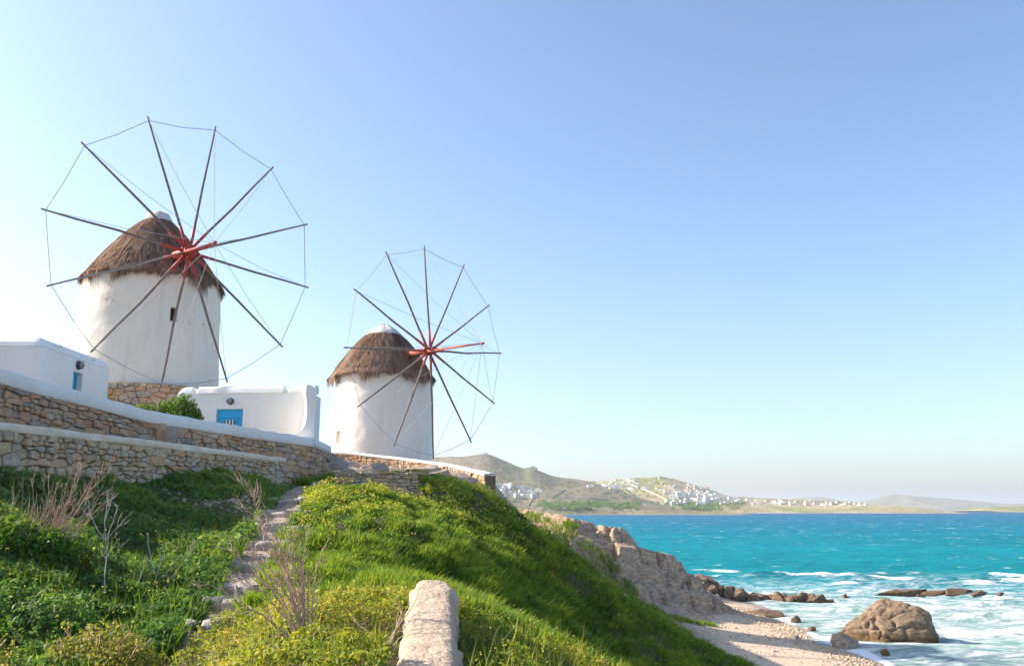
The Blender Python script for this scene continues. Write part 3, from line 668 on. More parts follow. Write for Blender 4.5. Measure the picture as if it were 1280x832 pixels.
# short low wall on the mound
w = empty('stone_wall', (-4.8, 31.2, 8.4))
tag(w, 'short low pale stone wall at the top of the grassy mound', 'wall')
pts = [(-6.13,31.0),(-4.8,31.2),(-3.3,31.5)]; zb = [8.2,8.3,8.4]; zt = [9.22,9.20,9.18]
core('wall_core', pts, zb, zt, .5, M['mortar'], w)
L, f = polyline_map(pts, zb, zt, 1.0)
stone_panel(w, f, L, 1.0, 62, 12, M['stone_pale'], M['stone_pale_mass'], 2.6, .010, .08)
rng = np.random.default_rng(3); s = 0.0
while s < L-.1:
    ln = rng.uniform(.35, .75); x, y, z = f(min(s+ln/2, L), 1.0, 0)
    MB().box((0, 0, 0), (ln-.02, .62, .07), Matrix.Rotation(.15+rng.normal(0, .04), 4, 'Z') @ Matrix.Rotation(rng.normal(0, .05), 4, 'Y'), .015).build('cap_stone', M['stone_pale'], w, loc=Vector((x, y+.24, 9.23+rng.uniform(-.01, .02)))-w.location)
    s += ln
L2, f2 = polyline_map([(-6.13,31.5),(-6.13,31.0)], [8.2,8.2], [9.22,9.22], 1.0)
stone_panel(w, lambda s, h, d: f2(s, h, -d), L2, 1.0, 9, 13, M['stone_pale'], M['stone_pale_mass'], 2.0, .01, .05)

# terrace wall of the second mill
w = empty('terrace_wall', (-6.2, 49.5, 9.6))
tag(w, 'curved brown stone terrace wall with white edge in front of the smaller windmill', 'wall')
pts = [(-11.5,51.6),(-9.21,51.0),(-6.25,49.5),(-3.39,47.0),(-1.31,44.0)]; zt = [11.22,11.08,10.68,10.20,9.62]; zb = [10.2,10.0,9.6,9.2,8.6]
core('wall_core', pts, zb, [z+.02 for z in zt], .6, M['mortar'], w)
L, f = polyline_map(pts, zb, zt, 1.0)
stone_panel(w, f, L, 1.0, 230, 15, M['stone'], M['stone_mass'], 1.9, .012, .07)
sweep('whitewashed_edge', pts, poly_z(pts, [z+.12 for z in zt]), [(.08,-.14),(.10,-.05),(.04,.0),(-.3,.02),(-.5,.02),(-.5,-.14)], M['limewash'], w, .35, .03, 19)

# foreground wall with a rounded mortar top
w = empty('garden_wall', (-.68, 7.6, 6.3))
tag(w, 'pale mortar-topped low stone wall running forward through the yellow-green herbs', 'wall')
fgp = [(-.30,3.6),(-.46,5.0),(-.60,6.5),(-.70,8.0),(-.80,9.25)]; fgz = [6.60,6.74,6.92,7.14,7.32]
V = []; F = []; N_, K_ = 130, 28
Lf, ff = polyline_map(fgp, [0]*5, [1]*5, 1.0); zf = poly_z(fgp, fgz)
for i in range(N_+1):
    s = Lf*i/N_; end = 1-max(0, (s-(Lf-.16))/.16)**2*.35
    for j in range(K_):
        a = math.pi*(j/(K_-1))*1.0; cx_ = math.cos(a); sz = math.sin(a)
        d = (.255-.055*i/N_)*np.sign(cx_)*abs(cx_)**.45; dz = -.16+.16*abs(sz)**.6 if 0 < j < K_-1 else -.8
        x, y, _ = ff(s, 0, d*end); z = zf(s/Lf)+dz*(1 if end > .99 else 1.0)-(1-end)*.10
        q = float(fbm(x*3.2, y*3.2, z*3.2, 61, 4))*.045+float(vnoise(x*9, y*7, z*9, 66))*.014
        edge_ = abs(cx_) > .75
        V.append((x+q*(1.4 if edge_ else .5)*(1 if cx_ > 0 else -1), y, z+q*.55+(-.02*float(ridged(x*2.5, y*1.6, 0, 71, 2)) if edge_ else 0)))
for i in range(N_):
    for j in range(K_-1): F.append((i*K_+j, i*K_+j+1, (i+1)*K_+j+1, (i+1)*K_+j))
F.append(tuple(range(N_*K_, N_*K_+K_)))
pyobj('mortar_top', V, F, M['fg_wall'], w, -w.location, True)
for side, sgn in ((0, 1), (1, -1)):
    L, f = polyline_map(fgp, [z-.85 for z in fgz], [z-.13 for z in fgz], .75)
    stone_panel(w, (lambda s, h, d, sgn=sgn: f(s, h, (.235-.05*s/L+d*.7) if sgn > 0 else -(.235-.05*s/L+d*.7))), L, .75, 120, 31+side, M['stone_pale'], M['stone_pale_mass'], 1.7, .010, .06)
L, f = polyline_map([(-1.03,9.25),(-.57,9.3)], [6.4, 6.4], [7.2, 7.2], .75)
stone_panel(w, lambda s, h, d: f(s, h, -d), L, .75, 10, 35, M['stone_pale'], M['stone_pale_mass'], 1.5, .01, .05)

# stone steps climbing the path
st = empty('stone_steps', (-5.2, 19.5, 7.4)); tag(st, 'worn grey stone steps climbing the path past the lower wall', 'steps')
rng = np.random.default_rng(8)
for (y, wd, dp) in ((10.4,.40,.42),(12.0,.42,.4),(13.4,.5,.45),(15.2,.66,.55),(17.4,.62,.6),(19.7,.70,.75),(22.1,.70,.8),(24.7,.85,.95)):
    for q in range(3 if y > 15 else 2):                       # two or three rough slabs make a step
        n = 9; top = []; w_ = wd*rng.uniform(.42, .62); x0 = float(path_x(y))+(q-(1 if y > 15 else .5))*wd*.62+rng.normal(0, .04); yq = y+rng.normal(0, .10); z0 = float(path_z(yq))+rng.uniform(.07, .15)
        for k in range(n):
            a = 2*math.pi*k/n+rng.normal(0, .12); r = rng.uniform(.8, 1.1); ca, sa = math.cos(a), math.sin(a); top.append((w_*.72*r*np.sign(ca)*abs(ca)**.6, dp*.52*r*np.sign(sa)*abs(sa)**.6))
        tl, tk = rng.normal(0, .04), rng.normal(0, .04)
        V = [(p[0], p[1], -.30) for p in top]+[(p[0], p[1], -.03+tl*p[0]+tk*p[1]) for p in top]+[(p[0]*.9, p[1]*.9, .012+tl*p[0]+tk*p[1]+rng.normal(0, .008)) for p in top]
        F = [(r*n+k, r*n+(k+1) % n, (r+1)*n+(k+1) % n, (r+1)*n+k) for r in range(2) for k in range(n)]+[tuple(range(2*n, 3*n))]
        pyobj('step_slab', V, F, M['slate'], st, Vector((x0, yq, z0))-st.location)

# ================================================================== HOUSES
def rounded_top_house(root, foot, zb, zt, rad, mat, openings=(), name='wall', seg=4):
    """foot: corner list (x,y) counter-clockwise; openings: (edge index, u0, u1, z0, z1, depth)"""
    P = [Vector(p).to_2d() for p in foot]; n = len(P); mb = MB(); c = sum(P, Vector((0, 0)))/n
    for i in range(n):
        a, b = P[i], P[(i+1) % n]; L = (b-a).length; t = (b-a)/L; nin = Vector((-t.y, t.x))
        ops = [o for o in openings if o[0] == i]
        us = sorted({0, L, *[o[1] for o in ops], *[o[2] for o in ops]}); zs = sorted({zb, zt, *[o[3] for o in ops], *[o[4] for o in ops]})
        def pt(u, z, d=0.0): q = a+t*u+nin*d; return (q.x, q.y, z)
        for k in range(len(us)-1):
            for j in range(len(zs)-1):
                um, zm = (us[k]+us[k+1])/2, (zs[j]+zs[j+1])/2
                if any(o[1] < um < o[2] and o[3] < zm < o[4] for o in ops): continue
                mb.add([pt(us[k], zs[j]), pt(us[k+1], zs[j]), pt(us[k+1], zs[j+1]), pt(us[k], zs[j+1])], [(0, 1, 2, 3)])
        for (_, u0, u1, z0, z1, d) in ops:
            mb.add([pt(u0, z0), pt(u0, z1), pt(u0, z1, d), pt(u0, z0, d)], [(0, 1, 2, 3)]); mb.add([pt(u1, z0), pt(u1, z1), pt(u1, z1, d), pt(u1, z0, d)], [(3, 2, 1, 0)])
            mb.add([pt(u0, z1), pt(u1, z1), pt(u1, z1, d), pt(u0, z1, d)], [(0, 1, 2, 3)]); mb.add([pt(u0, z0), pt(u1, z0), pt(u1, z0, d), pt(u0, z0, d)], [(3, 2, 1, 0)])
    mb.build(name, mat, root, loc=-root.location)
    rf = MB(); rings = []
    for k in range(seg+1):
        a = math.pi/2*k/seg; ins = rad*(1-math.cos(a))+(.0 if k else -.012); z = zt+rad*.8*math.sin(a)
        ring = []
        for i in range(n):
            p0, p1, p2 = P[i-1], P[i], P[(i+1) % n]; t1 = (p1-p0).normalized(); t2 = (p2-p1).normalized()
            n1 = Vector((-t1.y, t1.x)); n2 = Vector((-t2.y, t2.x)); m = (n1+n2); m = m/max(.3, m.dot(n1)); q = p1+m*ins; ring.append((q.x, q.y, z))
        rings.append(ring)
    V = [v for r in rings for v in r]; F = [(k*n+i, k*n+(i+1) % n, (k+1)*n+(i+1) % n, (k+1)*n+i) for k in range(seg) for i in range(n)]
    ctr = (c.x, c.y, rings[-1][0][2]+.22); V.append(ctr); F += [(seg*n+i, seg*n+(i+1) % n, len(V)-1) for i in range(n)]
    return pyobj('roof', V, F, mat, root, -root.location)
def arc_foot(pts, r, seg=3):
    out = []; n = len(pts)
    for i in range(n):
        p0, p1, p2 = Vector(pts[i-1]), Vector(pts[i]), Vector(pts[(i+1) % n]); a = (p0-p1).normalized(); b = (p2-p1).normalized()
        for k in range(seg+1):
            t = k/seg; q = p1+a*r*(1-t)**2+b*r*t**2; out.append((q.x, q.y))
    return out
def wall_lamp(root, c, nrm):
    nv = Vector(nrm).normalized(); c = Vector(c)
    l = MB().tube(c-nv*.02, c+nv*.10, .15, .13, 16).build('wall_lamp', M['lamp_metal'], root, loc=-root.location)
    g = MB().tube(Vector(c)+nv*.09, Vector(c)+nv*.16, .095, .06, 14).build('lamp_glass', M['lamp_glass'], l)
    mb = MB()
    for a in (0, math.pi/2): 
        u = Vector((0, 0, 1)).cross(nv); d = u*math.cos(a)+Vector((0, 0, 1))*math.sin(a); mb.tube(c+nv*.165-d*.12, c+nv*.165+d*.12, .012, n=5)
    mb.build('lamp_cage', M['lamp_metal'], l)

# small house at the left edge
h1 = empty('white_house', (-16, 27, 10.2)); tag(h1, 'small white flat-roofed house with narrow blue door, beside the larger windmill', 'house')
foot = arc_foot([(-19.5, 24.9), (-13.59, 25.0), (-13.62, 29.6), (-19.5, 29.8)], .22)
# edge list: find the long edge on the right side
idx = max(range(len(foot)), key=lambda i: (Vector(foot[(i+1) % len(foot)])-Vector(foot[i])).length if abs(foot[i][0]+13.6) < .1 and abs(foot[(i+1) % len(foot)][0]+13.6) < .1 else 0)
a1 = Vector(foot[idx]); u_of = lambda y: y-a1.y
rounded_top_house(h1, foot, 10.0, 12.62, .42, M['plaster'], [(idx, u_of(27.02), u_of(27.62), 10.3, 12.20, .20)])
d = MB().box((0, 0, 0), (.05, .60, 1.9), None, .01).build('door', M['blue_paint'], h1, loc=Vector((-13.80, 27.32, 11.25))-h1.location)
for k in range(3): MB().box((.03, -.18+.18*k, 0), (.02, .02, 1.8)).build('plank_joint', M['blue_dark'], d)
MB().box((.04, .22, -.05), (.04, .03, .14)).build('handle', M['lamp_metal'], d)
wall_lamp(h1, (-13.6, 27.25, 12.42), (1, 0, 0))
for yy in (26.0, 28.2):
    MB().box((-13.66, yy, 12.78), (.28, .10, .12), None, .03).build('roof_spout', M['plaster'], h1, loc=-h1.location)

# courtyard house with blue gate
h2 = empty('white_house', (-11, 37.5, 10.2)); tag(h2, 'low white courtyard house with blue barred shutter and curved end wall', 'house')
foot = [(-14.02, 36.6), (-8.30, 35.95), (-8.35, 38.4), (-14.1, 39.0)]
foot = arc_foot(foot, .18)
idx = max(range(len(foot)), key=lambda i: (Vector(foot[(i+1) % len(foot)])-Vector(foot[i])).length if foot[i][1] < 36.7 and foot[(i+1) % len(foot)][1] < 36.7 else 0)
a2 = Vector(foot[idx]); u0 = (-12.26+14.02)/.9936-.18; u1 = u0+1.16
rf = rounded_top_house(h2, foot, 10.0, 12.70, .10, M['plaster'], [(idx, u0, u1, 10.3, 12.06, .14)])
tdir = (Vector(foot[idx+1])-a2).normalized(); rot = Matrix.Rotation(math.atan2(tdir.y, tdir.x), 4, 'Z')
def on_face(u, z, d): q = a2+tdir*u+Vector((-tdir.y, tdir.x))*d; return Vector((q.x, q.y, z))
sh = MB().box((0, 0, 0), (u1-u0, .05, 1.76), rot, .01).build('shutter', M['blue_paint'], h2, loc=on_face((u0+u1)/2, 11.18, .12)-h2.location)
MB().box((0, -.05, .58), (u1-u0-.04, .04, .10), None, 0).build('top_rail', M['blue_paint'], sh).rotation_euler = (0, 0, math.atan2(tdir.y, tdir.x))
MB().add([tuple(rot @ Vector((x, -.032, z))) for x, z in ((-.30, -.8), (.30, -.8), (.30, .42), (-.30, .42))], [(0, 1, 2, 3)]).build('dark_gap', M['blue_dark'], sh)
for k in range(5):
    p = rot @ Vector((-.28+.14*k, -.05, -.18)); MB().box(p, (.045, .04, 1.22), rot).build('bar', M['house_white'] if k in (1, 2, 3) else M['blue_paint'], sh)
wall_lamp(h2, on_face(u0+.60, 12.38, 0), (tdir.y, -tdir.x, 0))
def parapet(ua, ub, la, lb):
    mb = MB(); sec = [(-.012, 12.66), (-.03, 12.74), (.02, 12.90), (.12, 13.02), (.34, 13.04), (.44, 12.92), (.44, 12.66)]
    uu = [ua, ua+la*.35, ua+la]+[ub-lb, ub-lb*.35, ub]; drop = [la*.9, la*.25, 0, 0, lb*.25, lb*.9]
    V = []; k = len(sec)
    for u, dr in zip(uu, drop):
        for d_, z in sec: V.append(on_face(u, max(12.66, z-dr*(z-12.66)/.38), d_))
    F = [(i*k+j, i*k+(j+1) % k, (i+1)*k+(j+1) % k, (i+1)*k+j) for i in range(len(uu)-1) for j in range(k)]+[tuple(range(k)), tuple(range((len(uu)-1)*k, len(uu)*k))[::-1]]
    pyobj('parapet', V, F, M['plaster'], h2, -h2.location)
parapet(-.16, .50, .35, .06); parapet(.68, 4.42, .08, .03); parapet(4.64, 5.80, .22, .05)
# curved end wall sweeping forward to the band
fr = [(-7.42, 10.25), (-7.40, 12.30), (-7.47, 12.50), (-7.60, 12.60), (-7.78, 12.62), (-7.80, 12.30), (-7.735, 11.9), (-7.715, 11.5), (-7.76, 11.15), (-7.88, 10.90), (-8.15, 10.70), (-8.5, 10.62), (-8.5, 10.25)]
V = [(x, 33.05+.0*z, z) for x, z in fr]+[(x-.78, 36.0, z+(.34 if z > 11 else 0)) for x, z in fr]; k = len(fr)
pyobj('end_wall', V, [(j, (j+1) % k, k+(j+1) % k, k+j) for j in range(k)]+[tuple(range(k))[::-1], tuple(range(k, 2*k))], M['plaster'], h2, -h2.location)

# ================================================================== WINDMILLS
def revolve_points(prof, n=96): 
    th = np.linspace(0, 2*math.pi, n, endpoint=False); return th
def build_mill(loc, rb, rt, hw, eave_r, eave_dz, cap_r, cap_z, top_z, hub_d, hub_z, az, el, R_, phase, bow, plaster, red, label, seed, opens, cone_cap, spar_r):
    """loc = axis foot; heights relative to the foot; wheel axis leaves towards azimuth az (from -Y towards +X)"""
    root = empty('windmill', loc); tag(root, label, 'windmill'); rng = np.random.default_rng(seed)
    NT_, NZ_ = 192, 72; ths = np.linspace(0, 2*math.pi, NT_, endpoint=False); zs = np.linspace(-.4, hw-.16, NZ_)
    V = []; 
    for z in zs:
        t = np.clip(z/hw, 0, 1); r = rb+(rt-rb)*t**1.1
        rr = r+.045*fbm(np.cos(ths)*1.6, np.sin(ths)*1.6, z*.5, seed, 3)+.022*fbm(np.cos(ths)*7, np.sin(ths)*7, z*2.2, seed+2, 3)
        V.append(np.stack([rr*np.cos(ths), rr*np.sin(ths), np.full(NT_, z)], 1))
    V = np.concatenate(V); F = []; holes = []
    for (tc, zc, wdt, hgt, kind) in opens:       # snap to the grid
        dt = 2*math.pi/NT_; k0 = int(round((tc-wdt/2/rb)/dt)); k1 = max(k0+2, int(round((tc+wdt/2/rb)/dt)))
        j0 = int(np.argmin(np.abs(zs-(zc-hgt/2)))); j1 = int(np.argmin(np.abs(zs-(zc+hgt/2)))); holes.append((k0, k1, j0, j1, kind))
    for j in range(NZ_-1):
        for k in range(NT_):
            if any(((k-k0) % NT_) < (k1-k0) and j0 <= j < j1 for k0, k1, j0, j1, _ in holes): continue
            F.append((j*NT_+k, j*NT_+(k+1) % NT_, (j+1)*NT_+(k+1) % NT_, (j+1)*NT_+k))
    pyobj('tower', V, F, plaster, root, None, True)
    for k0, k1, j0, j1, kind in holes:
        dep = .86
        bord = [(k, j0) for k in range(k0, k1)]+[(k1, j) for j in range(j0, j1)]+[(k, j1) for k in range(k1, k0, -1)]+[(k0, j) for j in range(j1, j0, -1)]
        o_ = [V[j*NT_+k % NT_] for k, j in bord]; i_ = [(v[0]*(1-.34/rb), v[1]*(1-.34/rb), v[2]) for v in o_]; nb = len(bord)
        wi = pyobj('window' if kind == 'window' else 'door', list(o_)+i_, [(a, (a+1) % nb, nb+(a+1) % nb, nb+a) for a in range(nb)], plaster, root)
        pyobj('shutter' if kind == 'window' else 'door_leaf', i_, [tuple(range(nb))], M['dark_wood'] if kind == 'window' else M['blue_dark'], wi)
    # thatched roof
    n, mlev = 120, 26; V = []; 
    for i in range(mlev):
        t = i/(mlev-1); z = hw+eave_dz+(cap_z-hw-eave_dz)*t; r = eave_r+(cap_r-eave_r)*t+.13*math.sin(math.pi*t)
        th = np.linspace(0, 2*math.pi, n, endpoint=False)
        r_ = r-.10+.10*fbm(np.cos(th)*3, np.sin(th)*3, z, seed+5, 3); V.append(np.stack([r_*np.cos(th), r_*np.sin(th), np.full(n, z)], 1))
    Vc = np.concatenate(V); Fc = [(i*n+k, i*n+(k+1) % n, (i+1)*n+(k+1) % n, (i+1)*n+k) for i in range(mlev-1) for k in range(n)]
    inner = len(Vc); Vc = np.vstack([Vc, np.stack([(rt-.1)*np.cos(th), (rt-.1)*np.sin(th), np.full(n, hw-.1)], 1)])
    Fc += [(k, inner+k, inner+(k+1) % n, (k+1) % n) for k in range(n)]
    me = npmesh('roof', Vc, [np.array(Fc)], {'tint': np.full(len(Vc), .10)}, True); roof = link('roof', me, M['thatch'], root)
    ns = 15000; th = rng.uniform(0, 2*math.pi, ns); t = rng.random(ns)**1.2; fr = rng.random(ns) < .22; t = np.where(fr, rng.uniform(0, .05, ns), t)
    t = .02+.97*t
    def surf_pt(t, th, lift):
        z = hw+eave_dz+(cap_z-hw-eave_dz)*t; r = eave_r+(cap_r-eave_r)*t+.13*np.sin(math.pi*np.clip(t, 0, 1))+lift
        return np.stack([r*np.cos(th), r*np.sin(th), z], -1)
    clump = fbm(np.cos(th)*5.5, np.sin(th)*5.5, t*2.5, seed+9, 3); ragged = fbm(np.cos(th)*7, np.sin(th)*7, 0, seed+12, 4)*1.35
    slope_l = math.hypot(cap_z-hw-eave_dz, eave_r-cap_r)
    ln = rng.uniform(.45, .95, ns)/slope_l*(1+.5*clump); dth = rng.normal(0, .035, ns)
    lift = .02+.07*rng.random(ns)+.10*np.clip(clump, 0, 1)
    p0 = surf_pt(t, th, lift*.3); p1 = surf_pt(t-ln*.55, th+dth*.5, lift); p2 = surf_pt(np.maximum(t-ln, -.06-.10*(ragged+.55)), th+dth, lift*1.0+.02)
    low = (t-ln) < 0
    p2[:, 2] -= np.where(low, .04+.95*np.clip(ragged+.10, 0, 1)*rng.random(ns), 0)
    drape = np.where(low, .10, 0)[:, None]; p2[:, :2] *= (1-drape*.35)
    wd = rng.uniform(.014, .034, ns)[:, None]; side = np.stack([-np.sin(th), np.cos(th), np.zeros(ns)], -1)
    VV = np.stack([p0-side*wd, p0+side*wd, p1-side*wd, p1+side*wd, p2], 1).reshape(-1, 3); b = np.arange(ns)[:, None]*5
    tint = np.clip(.42+.34*clump+.35*fbm(np.cos(th)*1.6, np.sin(th)*1.6, t*1.8, seed+31, 3)+rng.normal(0, .17, ns)-.10*t+np.where(rng.random(ns) < .05, .35, 0), 0, 1)
    me = npmesh('thatch_straw', VV, [b+np.array([0, 1, 3, 2]), b+np.array([2, 3, 4])], {'tint': np.repeat(tint, 5)})
    ts = link('thatch_straw', me, M['thatch'], roof); ts['kind'] = 'stuff'
    # cap
    V = []; nn = 40; prof = [(cap_r+.06, cap_z-.06), (cap_r+.02, cap_z+.05), (cap_r*.78, cap_z+(top_z-cap_z)*(.35 if cone_cap else .72)), (cap_r*.4, cap_z+(top_z-cap_z)*(.72 if cone_cap else .95)), (.03, top_z)]
    for r, z in prof:
        for k in range(nn):
            a = 2*math.pi*k/nn; q = 1+.06*float(fbm(math.cos(a)*2, math.sin(a)*2, z*2, seed+4, 3)); V.append((r*q*math.cos(a), r*q*math.sin(a), z+.05*float(vnoise(math.cos(a)*3, math.sin(a)*3, z, seed))))
    pyobj('cap', V, [(i*nn+k, i*nn+(k+1) % nn, (i+1)*nn+(k+1) % nn, (i+1)*nn+k) for i in range(len(prof)-1) for k in range(nn)]+[tuple(range((len(prof)-1)*nn, len(prof)*nn))], M['cap_white'], roof, None, True)
    # wheel
    nrm = Vector((math.sin(az)*math.cos(el), -math.cos(az)*math.cos(el), math.sin(el))); hub = Vector((math.sin(az)*hub_d, -math.cos(az)*hub_d, hub_z))
    rt_ = Vector((0, 0, 1)).cross(nrm).normalized(); up_ = nrm.cross(rt_)
    ax = MB().tube(hub-nrm*2.2, hub+nrm*.42, .24, .20, 14).tube(hub+nrm*.42, hub+nrm*.5, .235, .235, 14)
    axle = ax.build('axle', red, root, True)
    MB().tube(hub-nrm*.34, hub-nrm*.20, .30, .30, 14).tube(hub+nrm*.14, hub+nrm*.26, .29, .29, 14).build('iron_band', M['red_paint'], axle)
    tip = hub+nrm*bow
    bs = MB()
    for sg in (-1, 1):
        off = (rt_*.28*sg+up_*.10*sg); bs.poly([hub+nrm*.1+off*.9, hub+nrm*(bow*.5)+off*.55, tip], [.075, .062, .05], 8)
    bs.tube(tip-nrm*.10, tip+nrm*.16, .085, .075, 8)
    bw = bs.build('bowsprit', red, root, True)
    tips = []
    for k in range(12):
        a = phase-k*math.pi/6; d = rt_*math.cos(a)+up_*math.sin(a); stg = nrm*(.10 if k % 2 else -.08)
        tp = hub+d*R_+stg*.3; jit = Vector(tuple(rng.normal(0, .05, 3))); tp = tp+jit
        s0 = hub+stg
        mid = s0.lerp(tp, .5)+Vector(tuple(rng.normal(0, .025, 3)))-Vector((0, 0, .03))
        sp = MB().poly([s0.lerp(tp, .03), s0.lerp(tp, .25), mid, s0.lerp(tp, .78), tp], [spar_r*1.15, spar_r*1.1, spar_r, spar_r*.85, spar_r*.72], 8).build('spar', M['spar'], root, True)
        MB().poly([s0+d*.10, s0.lerp(tp, .10), s0.lerp(tp, .20)], [spar_r*1.45, spar_r*1.35, spar_r*1.25], 8).build('spar_root', red, sp, True)
        MB().tube(s0.lerp(tp, .965), s0.lerp(tp, .975), spar_r*.98, n=8).build('rope_lashing', M['rope'], sp, True)
        tips.append(s0.lerp(tp, .97))
    for k in range(12):
        a, b_ = tips[k], tips[(k+1) % 12]; m = (a+b_)/2-Vector((0, 0, .06+.05*rng.random()))
        MB().poly([a, a.lerp(m, .55)+(a+b_)*.0, m, m.lerp(b_, .45), b_], .017, 5).build('rim_rope', M['rope'], root)
    for k in range(12):
        m = tips[k].lerp(tip, .5)-Vector((0, 0, .12)); MB().poly([tips[k], m, tip], .011, 5).build('stay_wire', M['rope'], root)
    return root
LOC1 = Vector((-17.66, 42.0, 13.45)); LOC2 = Vector((-8.6, 58.0, 11.3))
win1 = math.atan2(38.95-42.0, -15.12+17.66)
build_mill(LOC1, 3.38, 3.14, 5.65, 3.10, -.15, .66, 8.62, 9.12, 4.38, 19.52-13.45, .719, -.0865, 6.25, 1.986, 2.9, M['plaster_mill'], M['red_paint'],
           'larger windmill with red hub and brown thatched roof above the courtyard house', 7, [(win1, 16.80-13.45, .34, .62, 'window')], False, .057)
d2 = math.atan2(55.6-58, -11.0+8.6)
build_mill(LOC2, 3.40, 3.17, 5.50, 3.25, -.12, 1.18, 8.15, 8.95, 4.49, 17.85-11.3, .844, -.0208, 6.82, 2.197, 4.6, M['plaster_mill_b'], M['red_worn'],
           'smaller windmill with pointed white cap and long bowsprit above the stone terrace', 19, [(d2, 12.42-11.3, .44, .8, 'door'), (d2-.12, 16.15-11.3, .4, .5, 'window')], True, .062)
# stone drum under the larger mill
dr = empty('mill_plinth', (-17.66, 42.0, 10.2)); tag(dr, 'round brown stone base drum under the larger windmill', 'plinth')
V = []; nn = 72
for r, z in ((3.92, 10.0), (3.92, 13.40), (3.86, 13.45), (2.9, 13.46)):
    for k in range(nn): a = 2*math.pi*k/nn; V.append((-17.66+r*math.cos(a), 42+r*math.sin(a), z))
pyobj('drum_core', V, [(i*nn+k, i*nn+(k+1) % nn, (i+1)*nn+(k+1) % nn, (i+1)*nn+k) for i in range(3) for k in range(nn)], M['mortar'], dr, -dr.location)
def drum_map(s, h, d):
    a = R(-170)+s/3.92; r = 3.93+d; return (-17.66+r*math.cos(a), 42+r*math.sin(a), 10.1+h)
stone_panel(dr, drum_map, 3.92*R(200), 3.32, 420, 41, M['stone'], M['stone_mass'], 1.6, .012, .06, 300, lambda c: -sum(p[1] for p in c)/len(c))

# ================================================================== ROCKS
def rock_mesh(seed, size, sub=4, cuts=22, rough=.34, cut_lo=.42, cracks=0.0):
    bm = bmesh.new(); bmesh.ops.create_icosphere(bm, subdivisions=sub, radius=1); rng = np.random.default_rng(seed)
    v = np.array([x.co[:] for x in bm.verts]); F = [tuple(q.index for q in f.verts) for f in bm.faces]; bm.free()
    v = v*(1+rough*fbm(v[:, 0]*1.3+seed, v[:, 1]*1.3, v[:, 2]*1.3, seed, 4))[:, None]
    for _ in range(cuts):
        n = rng.normal(size=3); n /= np.linalg.norm(n); c = rng.uniform(cut_lo, .86); d = v@n-c; v = v-np.outer(np.clip(d, 0, None), n)
    if cracks:
        q = v*2.1+.35*np.stack([fbm(v[:, 0]*2, v[:, 1]*2, v[:, 2]*2, s, 3) for s in (1, 2, 3)], 1)
        pts = rng.uniform(-2.6, 2.6, (150, 3)); pts[:, 2] *= .9
        dd = np.sort(((q[:, None]-pts[None])**2).sum(2)**.5, axis=1)[:, :2]; e = dd[:, 1]-dd[:, 0]
        v = v*(1-cracks*np.exp(-(e/.055)**2))[:, None]*(1+.05*sstep(0, .5, e))[:, None]
    L_ = (v[:, 2]*3.2+v[:, 0]*1.1+.5*fbm(v[:, 0]*1.5, v[:, 1]*1.5, v[:, 2], seed+8, 2)) % 1.0
    v[:, :2] = v[:, :2]*(1-.07*np.exp(-((L_-.5)/.09)**2))[:, None]
    v = v*(1+.06*fbm(v[:, 0]*4, v[:, 1]*4, v[:, 2]*4, seed+5, 4))[:, None]*(1+.0*fbm(v[:, 0]*6, v[:, 1]*6, v[:, 2]*6, seed+5, 3))[:, None]
    return npmesh('rock', v*np.array(size), np.array(F), None, False)
def rock(name, x, y, z, size, seed, mat, label, group=None, rz=0.0, cat='rock', **kw):
    o = link(name, rock_mesh(seed, size, **kw), mat, None, (x, y, z)); o.rotation_euler = (0, 0, rz); tag(o, label, cat, group); return o
